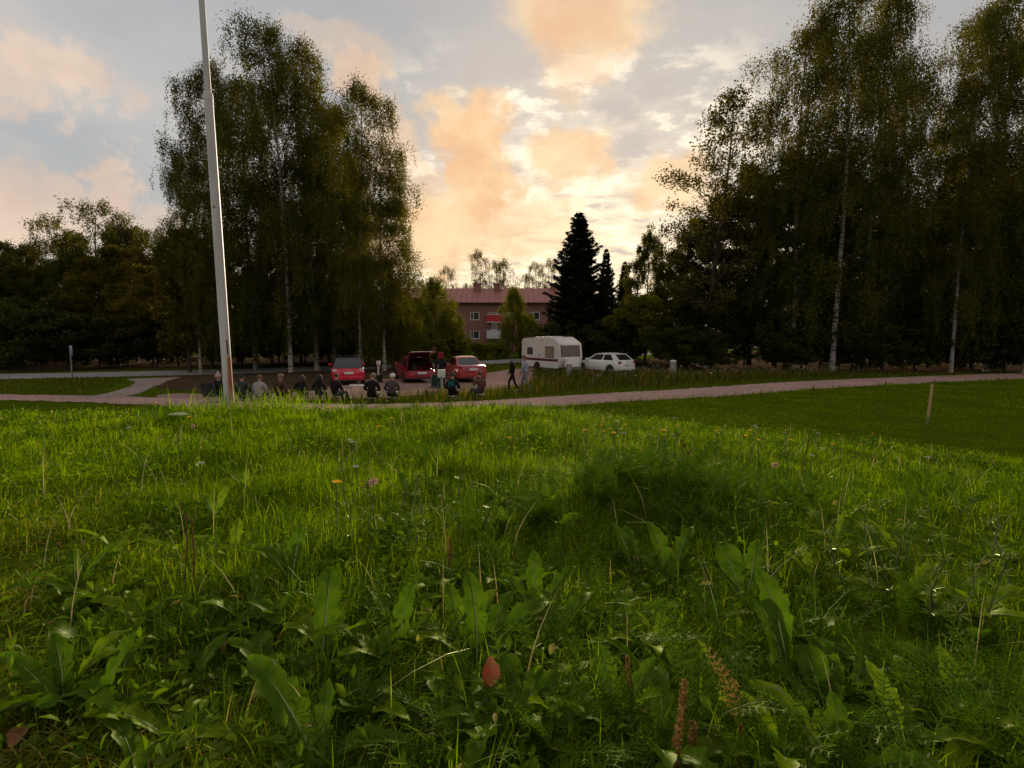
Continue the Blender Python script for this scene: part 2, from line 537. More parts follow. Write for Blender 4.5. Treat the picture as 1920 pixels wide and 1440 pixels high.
def strip(name, line, widths, z, mat, jit=.07, seed=1, n=24):
    r = np.random.default_rng(seed)
    pts = spline(line, n); w = np.interp(np.linspace(0, 1, len(pts)), np.linspace(0, 1, len(widths)), widths)
    V = []; nrm = []
    for i, p in enumerate(pts):
        d = np.array(pts[min(i + 1, len(pts) - 1)]) - np.array(pts[max(i - 1, 0)]); d /= np.linalg.norm(d)
        nn = np.array((-d[1], d[0])); nrm.append(nn)
        for s_ in (-1, -.33, .33, 1):
            q = np.array(p) + nn * s_ * (w[i] / 2 + (r.normal(0, jit) if abs(s_) == 1 else 0))
            V.append((q[0], q[1], z))
    Fc = []
    for i in range(len(pts) - 1):
        for j in range(3):
            Fc.append((i * 4 + j + 1, i * 4 + j, i * 4 + 4 + j, i * 4 + 5 + j))
    me = bpy.data.meshes.new(name); me.from_pydata(V, [], Fc); me.materials.append(mat)
    for p in me.polygons:
        if p.normal.z < 0: p.flip()
    return tag(obj(name, me), kind="structure"), pts, w

# leaf litter under the birches, dark sheets painted as shade under the woods, gravel lot, walking path, road beyond
litter_out = [flat(*p) for p in [(255, 722), (330, 732), (420, 738), (520, 736), (610, 730), (640, 716), (745, 712), (900, 704), (905, 690), (760, 686), (600, 692), (470, 697), (360, 702), (300, 706)]]
sheet("litter_and_shade_floor", litter_out, LOW + .004, M['litter_and_shade'], jit=.18, seed=3)
sheet("litter_and_shade_floor", [(7, 41.5), (12, 37.5), (20, 36.2), (34, 36.5), (46, 37.5), (80, 41), (80, 75), (60, 95), (42, 84), (28, 70), (14, 56)], LOW + .003, M['litter_and_shade'], step=1.5, jit=.3, seed=13)  # added dark sheet: shade beneath the right wood put into its colour
sheet("litter_and_shade_floor", [(-90, 30), (-60, 33.5), (-34, 37.5), (-19, 43.5), (-9, 51), (-6, 62), (-30, 66), (-90, 60)], LOW + .003, M['litter_and_shade'], step=1.5, jit=.3, seed=14)  # second added sheet, coloured dark as the shade behind the left trunks
lot_out = [flat(*p) for p in [(285, 757), (420, 757), (560, 751), (640, 748), (720, 745), (830, 738), (930, 731), (985, 723), (1000, 712), (1000, 697), (1190, 696), (1190, 690), (960, 692), (900, 702), (745, 710), (640, 714), (606, 731), (520, 738), (420, 741), (330, 737), (290, 741)]]
sheet("parking_lot", lot_out, LOW + .008, M['lot'], jit=.10, seed=4)
path_line = [flat(*p) for p in [(2250, 690), (1920, 704.5), (1700, 713), (1500, 723), (1300, 737), (1120, 747), (960, 757.5), (760, 766), (560, 765), (380, 757), (200, 749), (0, 745), (-300, 741)]]
PATH, PATH_PTS, PATH_W = strip("path", path_line, [3.2, 3.2, 3.2, 3.1, 2.9, 2.7, 2.6, 2.6, 2.3, 1.9, 1.8, 1.8, 1.8], LOW + .012, M['gravel'], seed=5)
M['gravel_grey'] = gravel_mat("greyish_gravel", (.34, .265, .235), (.27, .21, .185), (.20, .16, .13))
branch_line = [flat(*p) for p in [(180, 747), (230, 738), (262, 727), (282, 717), (290, 709)]]
strip("side_path", branch_line, [1.8, 1.4, 1.2, 1.4, 2.6], LOW + .016, M['gravel_grey'], seed=6)
road_line = [(-120, 20), (-60, 27.5), (-33, 32.5), (-17, 38.5), (-3, 48), (20, 72), (47, 100), (100, 160)]
ROAD, ROAD_PTS, ROAD_W = strip("road", road_line, [5.0] * 8, LOW + .020, M['asphalt'], jit=.03, seed=8)

# ------------------------------------------------------------------ apartment house
M['brick'] = pmat("plastered_red_brick", (.27, .13, .115), (.22, .10, .09), 3.0, .9, .2)
M['rooftile'] = pmat("red_roof_sheet", (.36, .13, .11), (.28, .10, .09), 1.2, .55, .1, stretch=(1, 8, 1))
M['white'] = pmat("white_paint", (.72, .70, .68), (.62, .60, .58), 5, .5)
M['glass'] = pmat("dark_window_glass", (.030, .035, .040), (.05, .05, .05), 2, .06, spec=.8)
M['redpanel'] = pmat("red_balcony_panel", (.50, .035, .05), (.42, .03, .04), 3, .5)
M['greypanel'] = pmat("pale_balcony_panel", (.55, .56, .60), (.48, .49, .53), 3, .6)
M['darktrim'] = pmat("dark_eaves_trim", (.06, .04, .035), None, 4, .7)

BY = 82.0
bx0, bx1 = at_depth(690, BY), at_depth(1062, BY)
house = empty("apartment_house", ((bx0 + bx1) / 2, BY, LOW))
tag(house, "long reddish brick apartment house with red roof behind the car park", "building")
hw = (bx1 - bx0) / 2; hd = 10.5
EAVE = 7.55; RIDGE = 10.1
def bxp(px): return at_depth(px, BY) - (bx0 + bx1) / 2
def bz(py): return top_h(py, BY)
# front wall is built round its window openings
wins = []   # (x centre, z centre, w, h)
for px_ in (716, 762, 800, 845, 891, 1003, 1040):
    for py_ in (592.5, 628.0, 663):
        wins.append((bxp(px_), bz(py_), 1.45, 1.30))
for py_ in (587.5, 639):
    wins.append((bxp(925.5), bz(py_), 1.35, .42))
door_o = (bxp(927), bz(612.5), 1.0, 1.55)
wins.append(door_o)
wins.append((bxp(957), bz(628), 1.1, 1.2)); wins.append((bxp(957), bz(592.5), 1.1, 1.2))
xs = sorted(set([-hw, hw] + [round(w[0] + s_ * w[2] / 2, 3) for w in wins for s_ in (-1, 1)]))
zs = sorted(set([0, EAVE] + [round(min(max(w[1] + s_ * w[3] / 2, .02), EAVE - .02), 3) for w in wins for s_ in (-1, 1)]))
mb = MB()
for i in range(len(xs) - 1):
    for j in range(len(zs) - 1):
        cx, cz = (xs[i] + xs[i + 1]) / 2, (zs[j] + zs[j + 1]) / 2
        if any(abs(cx - w[0]) < w[2] / 2 and abs(cz - w[1]) < w[3] / 2 for w in wins): continue
        mb.add([(xs[i], 0, zs[j]), (xs[i + 1], 0, zs[j]), (xs[i + 1], 0, zs[j + 1]), (xs[i], 0, zs[j + 1])], [(0, 1, 2, 3)])
for w in wins:   # reveals
    x0, x1, z0, z1 = w[0] - w[2] / 2, w[0] + w[2] / 2, max(w[1] - w[3] / 2, .02), w[1] + w[3] / 2
    d_ = .22
    mb.add([(x0, 0, z0), (x0, d_, z0), (x0, d_, z1), (x0, 0, z1)], [(0, 1, 2, 3)]); mb.add([(x1, 0, z0), (x1, d_, z0), (x1, d_, z1), (x1, 0, z1)], [(3, 2, 1, 0)])
    mb.add([(x0, 0, z1), (x0, d_, z1), (x1, d_, z1), (x1, 0, z1)], [(0, 1, 2, 3)]); mb.add([(x0, 0, z0), (x0, d_, z0), (x1, d_, z0), (x1, 0, z0)], [(3, 2, 1, 0)])
mb.build("front_wall", M['brick'], house)
mb = MB()
for xw in (-hw, hw):
    mb.add([(xw, 0, 0), (xw, hd, 0), (xw, hd, EAVE), (xw, hd / 2, RIDGE - .15), (xw, 0, EAVE)], [(0, 1, 2, 3, 4)])
mb.add([(-hw, hd, 0), (hw, hd, 0), (hw, hd, EAVE), (-hw, hd, EAVE)], [(0, 1, 2, 3)])
mb.build("side_walls", M['brick'], house)
mb = MB()
ov = .55
mb.add([(-hw - ov, -ov, EAVE - .12), (hw + ov, -ov, EAVE - .12), (hw + ov, hd / 2, RIDGE), (-hw - ov, hd / 2, RIDGE), (hw + ov, hd + ov, EAVE - .12), (-hw - ov, hd + ov, EAVE - .12),
        (-hw - ov, -ov, EAVE + .05), (hw + ov, -ov, EAVE + .05), (hw + ov, hd / 2, RIDGE + .18), (-hw - ov, hd / 2, RIDGE + .18), (hw + ov, hd + ov, EAVE + .05), (-hw - ov, hd + ov, EAVE + .05)],
       [(6, 7, 8, 9), (9, 8, 10, 11), (0, 3, 2, 1), (3, 5, 4, 2), (0, 1, 7, 6), (5, 11, 10, 4), (0, 6, 9, 3), (3, 9, 11, 5), (1, 2, 8, 7), (2, 4, 10, 8)])
roof = mb.build("roof", M['rooftile'], house)
for q in range(int((2 * hw + 1) / .9)):   # standing seams of the sheet roof
    xq = -hw - .4 + q * .9
    mb = MB(); mb.add([(xq, -ov, EAVE + .05), (xq + .05, -ov, EAVE + .05), (xq + .05, hd / 2, RIDGE + .18), (xq, hd / 2, RIDGE + .18),
                       (xq, -ov, EAVE + .11), (xq + .05, -ov, EAVE + .11), (xq + .05, hd / 2, RIDGE + .24), (xq, hd / 2, RIDGE + .24)],
                      [(4, 5, 6, 7), (0, 1, 5, 4), (0, 4, 7, 3), (1, 2, 6, 5)])
    mb.build("roof_seam", M['rooftile'], roof)
MB().box(-hw - ov, hw + ov, -ov - .12, -ov - .003, EAVE - .10, EAVE + .04).build("gutter", M['darktrim'], house)
for (px_, w_, y_) in ((893, 1.25, hd * .40), (931, 1.1, hd * .40), (808, 1.3, hd * .55), (1040, .9, hd * .45)):
    c = MB().box(bxp(px_) - w_ / 2, bxp(px_) + w_ / 2, y_ - .45, y_ + .45, RIDGE - 1.2, RIDGE + .75).build("chimney", M['brick'], roof)
    MB().box(bxp(px_) - w_ / 2 - .1, bxp(px_) + w_ / 2 + .1, y_ - .55, y_ + .55, RIDGE + .755, RIDGE + .88).build("chimney_cap", M['darktrim'], roof)
for w in wins:
    x0, x1, z0, z1 = w[0] - w[2] / 2, w[0] + w[2] / 2, max(w[1] - w[3] / 2, .02), w[1] + w[3] / 2
    isdoor = w is door_o
    t = .11
    mb = MB()
    mb.box(x0 + .002, x0 + t, .06, .14, z0 + .002, z1 - .002).box(x1 - t, x1 - .002, .06, .14, z0 + .002, z1 - .002)
    mb.box(x0 + t, x1 - t, .062, .138, z1 - t, z1 - .002).box(x0 + t, x1 - t, .062, .138, z0 + .002, z0 + (.35 if isdoor else t))
    if not isdoor and w[3] > .6: mb.box(x0 + w[2] * .30, x0 + w[2] * .30 + .09, .064, .136, z0 + t, z1 - t)
    wo_ = mb.build("door" if isdoor else "window", M['white'], house)
    MB().box(x0 + .05, x1 - .05, .142, .16, z0 + .05, z1 - .05).build("pane", M['glass'], wo_)
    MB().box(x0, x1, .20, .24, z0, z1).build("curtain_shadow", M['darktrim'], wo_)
for (py0, py1, mm, nm) in ((603.5, 590.5, 'redpanel', "red upper balcony"), (633, 620, 'greypanel', "pale lower balcony")):
    zb, zt = bz(py0), bz(py1)
    xb0, xb1 = bxp(914), bxp(939)
    bal = MB().box(xb0, xb1, -1.3, -.002, zb - .14, zb).build("balcony", M['white'], house); tag(bal, nm)
    MB().box(xb0, xb1, -1.34, -1.30, zb + .02, zt).build("front_panel", M[mm], bal)
    MB().box(xb0 - .04, xb0, -1.33, -.01, zb + .02, zt).build("side_panel", M[mm], bal)
    MB().box(xb1, xb1 + .04, -1.33, -.01, zb + .02, zt).build("side_panel", M[mm], bal)
    MB().tube([(xb0, -1.32, zt + .03), (xb1, -1.32, zt + .03)], .03, 6).build("handrail", M['white'], bal)

# ------------------------------------------------------------------ trees
M['birchbark'] = None
def birch_bark():
    m, N, L = new_mat("birch_bark")
    tcn = N.new("ShaderNodeTexCoord")
    mp = N.new("ShaderNodeMapping"); mp.inputs["Scale"].default_value = (2.2, 2.2, 7.0); L.new(tcn.outputs["Object"], mp.inputs[0])
    n = N.new("ShaderNodeTexNoise"); n.inputs["Scale"].default_value = 1.6; n.inputs["Detail"].default_value = 6; L.new(mp.outputs[0], n.inputs["Vector"])
    mr = N.new("ShaderNodeMapRange"); mr.inputs[1].default_value = .52; mr.inputs[2].default_value = .6; L.new(n.outputs[0], mr.inputs[0])
    mx = N.new("ShaderNodeMix"); mx.data_type = 'RGBA'; mx.inputs[6].default_value = (.34, .315, .28, 1); mx.inputs[7].default_value = (.035, .03, .026, 1)
    L.new(mr.outputs[0], mx.inputs[0])
    b = N.new("ShaderNodeBsdfPrincipled"); L.new(mx.outputs[2], b.inputs["Base Color"]); b.inputs["Roughness"].default_value = .85
    o = N.new("ShaderNodeOutputMaterial"); L.new(b.outputs[0], o.inputs[0])
    return m
M['birchbark'] = birch_bark()
M['bark'] = pmat("grey_brown_bark", (.075, .058, .045), (.04, .032, .026), 6, .95, .5, stretch=(1, 1, .3))
M['twig'] = pmat("dark_twig_bark", (.05, .035, .028), (.03, .022, .018), 6, .9)
M['birchleaf'] = leaf_mat("birch_leaves", (.042, .056, .006), (.078, .086, .009), .42, (1.7, 1.3, .5), .02, c3=(.16, .12, .02), c3w=.05)
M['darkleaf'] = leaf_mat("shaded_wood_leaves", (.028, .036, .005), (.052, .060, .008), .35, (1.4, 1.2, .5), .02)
M['mapleleaf'] = leaf_mat("turning_maple_leaves", (.052, .058, .006), (.100, .086, .009), .4, (1.6, 1.3, .5), .015, c3=(.18, .09, .02), c3w=.06)
M['limeleaf'] = leaf_mat("young_green_leaves", (.080, .100, .006), (.140, .140, .010), .48, (1.5, 1.4, .5), .015, c3=(.20, .15, .02), c3w=.05)
M['aspenleaf'] = leaf_mat("aspen_leaves", (.040, .044, .006), (.074, .070, .009), .42, (1.7, 1.3, .5), .03)
M['needle'] = leaf_mat("spruce_needles", (.014, .018, .006), (.026, .028, .008), .12, (1.2, 1.2, .6), .02)

def leaf_quads(C, L_, W_, r, droop=0.6):
    """rhombic leaves at centres C, random facing, hanging"""
    n = len(C)
    ang = r.uniform(0, 2 * np.pi, n); tilt = r.normal(-droop, .45, n)
    d = np.stack([np.cos(ang) * np.cos(tilt), np.sin(ang) * np.cos(tilt), np.sin(tilt)], 1)
    up = r.normal(0, 1, (n, 3)); s_ = np.cross(d, up); s_ /= (np.linalg.norm(s_, axis=1, keepdims=True) + 1e-9)
    L_ = np.broadcast_to(L_, n)[:, None]; W_ = np.broadcast_to(W_, n)[:, None]
    V = np.stack([C - d * L_ * .5, C + s_ * W_ * .5 - d * L_ * .08, C + d * L_ * .5, C - s_ * W_ * .5 - d * L_ * .08], 1).reshape(-1, 3)
    Q = np.arange(4 * n).reshape(n, 4)
    return V, Q

class Wood:
    """tubes for trunk and limbs, gathered as numpy arrays"""
    def __init__(s): s.V = []; s.Q = []; s.n = 0; s.mi = []
    def tube(s, pts, rad, k_=6, mat=0):
        pts = np.asarray(pts, float); m = len(pts)
        d = np.gradient(pts, axis=0); d /= (np.linalg.norm(d, axis=1, keepdims=True) + 1e-9)
        ref = np.where(np.abs(d[:, 2:3]) > .9, np.array([[1., 0, 0]]), np.array([[0, 0, 1.]]))
        a = np.cross(d, ref); a /= (np.linalg.norm(a, axis=1, keepdims=True) + 1e-9); b = np.cross(d, a)
        t = np.arange(k_) * 2 * np.pi / k_
        ring = pts[:, None, :] + (a[:, None, :] * np.cos(t)[None, :, None] + b[:, None, :] * np.sin(t)[None, :, None]) * np.asarray(rad)[:, None, None]
        s.V.append(ring.reshape(-1, 3))
        i = np.arange(m - 1)[:, None] * k_; j = np.arange(k_)[None, :]; j2 = (j + 1) % k_
        q = np.stack([i + j, i + j2, i + k_ + j2, i + k_ + j], -1).reshape(-1, 4) + s.n
        s.Q.append(q); s.mi += [mat] * len(q); s.n += m * k_
    def mesh(s, name, mats):
        return mesh_np(name, np.concatenate(s.V), [np.concatenate(s.Q)], mats, smooth=True, mat_idx=s.mi)

def prof_val(prof, t):
    xs_, ys_ = zip(*prof); return np.interp(t, xs_, ys_)

def make_tree(name, seed, H=20., Rad=4., h0=.15, limbs=60, prof=None, rise=.9, weep=0., strands=6, leaf=(.17, .11), nleaf=30000, clump=.45,
              tr=.2, perclump=70, barkmats=None, leafmat=None, sway=.35, lean=0.):
    """skeleton of trunk, limbs, twigs; foliage hung along the twigs; returns (trunk mesh, crown mesh)"""
    r = np.random.default_rng(seed)
    prof = prof or [(0, .55), (.3, 1), (.65, .8), (.9, .32), (1, .05)]
    w = Wood()
    tz = np.linspace(0, 1, 14)
    ph = r.uniform(0, 6.28, 4)
    def trunk(t):
        t = np.asarray(t, float)
        return np.stack([sway * (np.sin(t * 4 + ph[0]) - np.sin(ph[0])) * t + lean * t * H * .1, sway * (np.sin(t * 3.3 + ph[1]) - np.sin(ph[1])) * t, t * H], -1)
    rad = tr * (1 - tz) ** .85 + .012; rad[0] *= 1.25
    w.tube(trunk(tz), rad, 9, 0)
    ends = []     # (point, outward dir, weight)
    for i in range(limbs):
        f = (i + r.uniform(0, 1)) / limbs
        hf = h0 + (1 - h0) * f ** .95
        base = trunk(hf)
        az = i * 2.39996 + r.normal(0, .35)
        reach = Rad * prof_val(prof, (hf - h0) / (1 - h0)) * r.uniform(.55, 1.15)
        if reach < .15: reach = .15
        up = rise * r.uniform(.6, 1.3)
        t = np.linspace(0, 1, 7)
        o = np.array((math.cos(az), math.sin(az), 0)); side = np.array((-o[1], o[0], 0))
        bend = r.normal(0, .12)
        pts = base + o * (reach * t)[:, None] + side * (reach * bend * t * t)[:, None]
        pts[:, 2] += reach * (up * t - (.45 * up + .12 * (weep > 0)) * t * t)
        lr = max(.012, .30 * tr * (1 - hf) ** .5 * min(1, reach / Rad + .3))
        w.tube(pts, lr * (1 - t * .88), 5, 1)
        nsub = max(2, int(4 + 5 * reach / Rad))
        for j in range(nsub):
            tt = r.uniform(.18, 1.0)
            p = pts[0] * 0 + np.array([np.interp(tt, t, pts[:, c_]) for c_ in range(3)])
            a2 = az + r.choice((-1, 1)) * r.uniform(.3, 1.3)
            l2 = reach * r.uniform(.16, .42) * (1.25 - .6 * tt) + .15
            o2 = np.array((math.cos(a2), math.sin(a2), r.uniform(-.1, .7) * (1 if weep == 0 else .6)))
            q = p + o2 * (l2 * np.linspace(0, 1, 4))[:, None]
            q[:, 2] -= (.25 if weep else .05) * l2 * np.linspace(0, 1, 4) ** 2
            w.tube(q, np.array((.35, .25, .17, .08)) * max(lr, .02), 4, 1)
            for e in range(1, 4): ends.append((q[e], o2, .5 + .2 * e))
        for e in (3, 4, 5, 6): ends.append((pts[e], o, .6 + .1 * e))
    for e in np.linspace(.9, 1, 5): ends.append((trunk(e), np.array((0, 0, 1.)), .6))
    E = np.array([e[0] for e in ends]); O = np.array([e[1] for e in ends]); Wt = np.array([e[2] for e in ends])
    Wt *= r.uniform(.2, 1.8, len(Wt)) * r.choice((0.08, .5, 1, 1.3), len(Wt))    # some twigs nearly bare
    Wt /= Wt.sum()
    if weep:
        ns = max(60, int(strands * nleaf / 100))
        idx = r.choice(len(E), ns, p=Wt)
        ln = weep * r.uniform(.25, 1.25, ns) * (.55 + .45 * np.minimum(1, np.linalg.norm(E[idx, :2], axis=1) / (Rad * .5)))
        per = np.maximum(4, (nleaf * ln / ln.sum()).astype(int))
        sid = np.repeat(np.arange(ns), per)
        t = r.uniform(0, 1, len(sid)) ** .85
        off = r.normal(0, .10, (ns, 3)); drift = r.normal(0, .10, (ns, 2)) + O[idx, :2] * .18
        C = E[idx][sid] + off[sid]
        C[:, :2] += drift[sid] * (t * ln[sid])[:, None] * np.sqrt(1 - .6 * t)[:, None]
        C[:, 2] -= t * ln[sid]
        C += r.normal(0, .06 + .09 * (1 - t)[:, None], (len(sid), 3))
        C[:, 2] = np.maximum(C[:, 2], .35)
        # part of the foliage sits in loose sprays round the twigs, the rest hangs
        nc = int(len(C) * .42); keep = r.permutation(len(C))[nc:]
        hubs = r.choice(len(E), max(40, nc // 55), p=Wt); hi = r.choice(len(hubs), nc)
        g = r.normal(0, 1, (nc, 3)) * np.array((.34, .34, .30)) * (Rad / 4) ** .5
        C2 = E[hubs][hi] + g; C2[:, 2] -= np.abs(r.normal(0, .35, nc)); C2[:, 2] = np.maximum(C2[:, 2], .35)
        C = np.concatenate([C[keep], C2])
        V, Q = leaf_quads(C, leaf[0] * r.uniform(.7, 1.25, len(C)), leaf[1] * r.uniform(.7, 1.25, len(C)), r, .8)
    else:
        hubs = r.choice(len(E), max(40, nleaf // perclump), p=Wt, replace=True)
        idx = r.choice(hubs, nleaf)
        spread = clump * r.uniform(.6, 1.3, len(E))[idx]
        g = r.normal(0, 1, (nleaf, 3)); g *= (r.uniform(0, 1, nleaf) ** .4 / (np.linalg.norm(g, axis=1) + 1e-9))[:, None]
        C = E[idx] + g * spread[:, None] * np.array((1, 1, .95)); C[:, 2] = np.maximum(C[:, 2], .1)
        V, Q = leaf_quads(C, leaf[0] * r.uniform(.7, 1.3, nleaf), leaf[1] * r.uniform(.7, 1.3, nleaf), r, .35)
    tm = w.mesh(name + "_trunk", barkmats)
    cm = mesh_np(name + "_crown", V, [Q], [leafmat])
    return tm, cm, H

def make_spruce(name, seed, H=14., Rad=3.1, n=72000):
    r = np.random.default_rng(seed)
    w = Wood(); tz = np.linspace(0, 1, 10)
    w.tube(np.stack([0 * tz, 0 * tz, tz * H], 1), .17 * (1 - tz) + .012, 8, 0)
    Cs, Ds = [], []
    tiers = 58
    for i in range(tiers):
        f = (i + r.uniform(.1, .9)) / tiers; hz = H * (.04 + .95 * f)
        rr = Rad * (1 - f) ** .80 * r.uniform(.82, 1.1) + .10
        nb = int(11 - 5 * f)
        for b in range(nb):
            az = b * 6.283 / nb + i * 1.1 + r.normal(0, .15); L_ = rr * r.uniform(.55, 1.15)
            o = np.array((math.cos(az), math.sin(az), 0)); sd_ = np.array((-o[1], o[0], 0))
            t = np.linspace(0, 1, 6)
            dz = (.30 - .55 * (1 - f)) * L_ * t - .10 * L_ * np.sin(t * 3.14) + .16 * L_ * t ** 3
            pts = np.array((0, 0, hz)) + o * (L_ * t)[:, None]; pts[:, 2] += dz
            w.tube(pts, .028 * (1 - t * .8), 4, 0)
            m = max(6, int(n * L_ / (Rad * tiers * 3.9)))
            tt = r.uniform(.08, 1.0, m); s_ = r.choice((-1, 1), m)
            tw = (.36 * L_ * (1.05 - tt) + .10) * r.uniform(.1, 1, m)
            c = np.stack([np.interp(tt, t, pts[:, q]) for q in range(3)], 1) + sd_ * (s_ * tw)[:, None] + o * (tw * .45)[:, None]
            c[:, 2] -= tw * .32 + r.uniform(0, .10, m)
            dd = sd_ * (s_ * .8)[:, None] + o * .65 + np.array((0, 0, -.35)) + r.normal(0, .28, (m, 3))
            Cs.append(c); Ds.append(dd)
    C = np.concatenate(Cs); D = np.concatenate(Ds); D /= np.linalg.norm(D, axis=1, keepdims=True)
    m = len(C); up = r.normal(0, .5, (m, 3)) + np.array((0, 0, 1.)); S = np.cross(D, up); S /= np.linalg.norm(S, axis=1, keepdims=True)
    L_ = r.uniform(.20, .42, m)[:, None]; W_ = r.uniform(.035, .075, m)[:, None]
    V = np.stack([C - D * L_ * .5, C + S * W_, C + D * L_ * .5, C - S * W_], 1).reshape(-1, 3)
    return w.mesh(name + "_trunk", [M['bark']]), mesh_np(name + "_crown", V, [np.arange(4 * m).reshape(m, 4)], [M['needle']]), H

BB = [M['birchbark'], M['twig']]; DB = [M['bark'], M['twig']]
TALL = [(0, .6), (.2, .95), (.5, 1), (.72, .85), (.9, .6), (1, .14)]
M['woodleaf'] = leaf_mat("olive_wood_leaves", (.044, .056, .006), (.086, .088, .009), .42, (1.6, 1.4, .5), .015, c3=(.15, .10, .02), c3w=.04)
PROTO = {
    'olive': make_tree("olive_tree", 24, 15, 3.4, .06, 64, [(0, .7), (.3, 1), (.6, .85), (.88, .5), (1, .1)], 1.0, .9, 2.6, (.19, .13), 36000, tr=.15, barkmats=DB, leafmat=M['woodleaf']),
    'birch_a': make_tree("birch_a", 11, 24, 4.3, .09, 90, TALL, 1.0, 1.9, 1.7, (.125, .08), 80000, tr=.15, barkmats=BB, leafmat=M['birchleaf']),
    'birch_b': make_tree("birch_b", 12, 22, 4.0, .09, 80, [(0, .55), (.3, 1), (.6, .92), (.85, .6), (1, .14)], 1.0, 2.2, 1.6, (.125, .08), 70000, tr=.14, barkmats=BB, leafmat=M['birchleaf']),
    'birch_c': make_tree("birch_c", 13, 20, 3.6, .10, 66, [(0, .6), (.4, 1), (.75, .85), (.93, .5), (1, .15)], 1.15, 1.8, 1.7, (.12, .08), 52000, tr=.13, barkmats=BB, leafmat=M['birchleaf']),
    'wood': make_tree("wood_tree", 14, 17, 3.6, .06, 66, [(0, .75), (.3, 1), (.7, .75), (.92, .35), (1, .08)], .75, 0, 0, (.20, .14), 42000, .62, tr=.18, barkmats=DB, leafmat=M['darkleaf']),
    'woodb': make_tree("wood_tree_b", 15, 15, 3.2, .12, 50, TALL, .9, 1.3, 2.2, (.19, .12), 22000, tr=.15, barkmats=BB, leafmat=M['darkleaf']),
    'maple': make_tree("maple", 16, 12, 4.0, .12, 54, [(0, .8), (.35, 1), (.7, .85), (.92, .5), (1, .1)], .6, 0, 0, (.20, .17), 34000, .58, tr=.17, barkmats=DB, leafmat=M['mapleleaf']),
    'aspen': make_tree("aspen", 17, 16, 4.4, .12, 110, [(0, .85), (.25, 1), (.6, .72), (.88, .34), (1, .06)], .95, 0, 0, (.14, .115), 17000, .50, perclump=22, tr=.17, barkmats=DB, leafmat=M['aspenleaf'], sway=.5),
    'lime': make_tree("young_tree", 18, 7, 1.9, .1, 44, [(0, .7), (.35, 1), (.7, .7), (.92, .35), (1, .1)], 1.0, .8, 3.2, (.12, .08), 20000, tr=.08, barkmats=DB, leafmat=M['limeleaf']),
    'bush': make_tree("bush", 19, 3.6, 2.3, .02, 46, [(0, .95), (.35, 1), (.7, .85), (.92, .55), (1, .2)], .8, 0, 0, (.16, .11), 14000, .36, tr=.06, barkmats=DB, leafmat=M['darkleaf']),
    'limebush': make_tree("lime_bush", 20, 4.2, 2.4, .02, 46, [(0, .95), (.35, 1), (.7, .85), (.92, .55), (1, .2)], .9, 0, 0, (.17, .12), 14000, .36, tr=.06, barkmats=DB, leafmat=M['limeleaf']),
    'spruce': make_spruce("spruce", 21),
    'sparse': make_tree("sparse_birch", 22, 14, 2.3, .25, 40, TALL, 1.2, 1.1, 3, (.15, .10), 8500, tr=.12, barkmats=BB, leafmat=M['birchleaf'], sway=.5),
}
NAMES = {'olive': 'broadleaf_tree', 'birch_a': 'birch_tree', 'birch_b': 'birch_tree', 'birch_c': 'birch_tree', 'wood': 'broadleaf_tree', 'woodb': 'birch_tree', 'maple': 'maple_tree', 'aspen': 'aspen_tree',
         'lime': 'young_birch', 'bush': 'bush', 'limebush': 'bush', 'spruce': 'spruce_tree', 'sparse': 'birch_tree'}
CATS = {'bush': 'bush', 'limebush': 'bush', 'lime': 'tree'}

def plant_tree(kind, px, Y, py_top, label, wide=1.0, group=None, rz=None, X=None):
    tm, cm, H0 = PROTO[kind]
    x = at_depth(px, Y, py_top) if X is None else X     # px, py_top: where the top shows
    s_ = top_h(py_top, Y, px) / H0
    root = empty(NAMES[kind], (x, Y, LOW), random.uniform(0, 6.28) if rz is None else rz)
    obj("trunk" if kind not in ('bush', 'limebush') else "stems", tm, root); obj("crown", cm, root)
    root.scale = (s_ * wide, s_ * wide, s_)
    tag(root, label, CATS.get(kind, 'tree'), group)
    return root

G1 = "weeping birches behind the red hatchback"
plant_tree('birch_a', 518, 36, 52, "tallest weeping birch with white trunk, highest of the clump behind the flagpole", 1.0, G1, .3)
plant_tree('birch_b', 400, 34.5, 125, "weeping birch directly behind the flagpole, crown cut by the pole", .85, G1, 1.0)
plant_tree('birch_c', 572, 38, 92, "weeping birch with the second highest top of the clump", .95, G1, 2.0)
plant_tree('birch_b', 662, 36.5, 158, "weeping birch right behind the red black-roofed hatchback", 1.08, G1, 3.2)
plant_tree('birch_c', 712, 37.5, 325, "lower birch with long hanging strands at the sunset edge of the clump", 1.35, G1, 4.0)
plant_tree('birch_a', 452, 39, 145, "weeping birch half hidden behind the tallest white-trunked one", 1.0, G1, 5.1)
plant_tree('birch_b', 612, 42, 200, "weeping birch in the middle of the clump, seen only through its neighbours", 1.0, G1, 2.4)
plant_tree('birch_c', 352, 35.5, 290, "birch with arching side branches at the outer edge beside the flagpole", .9, G1, .8)
plant_tree('birch_c', 660, 44, 300, "dense dark birch behind the hanging strands of the sunset edge", 1.0, G1, 1.8)
plant_tree('maple', 340, 36, 440, "low spreading maple over the path fork", .8, None, .4)
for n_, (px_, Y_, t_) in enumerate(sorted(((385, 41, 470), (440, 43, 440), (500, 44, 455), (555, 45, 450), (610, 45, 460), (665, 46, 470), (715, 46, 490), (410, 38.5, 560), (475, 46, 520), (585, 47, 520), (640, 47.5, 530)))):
    plant_tree('wood', px_, Y_, t_, ORD[n_] + " from the left of the dark broadleaf trees shading the weeping birches", 1.05, "undergrowth trees under the birches")
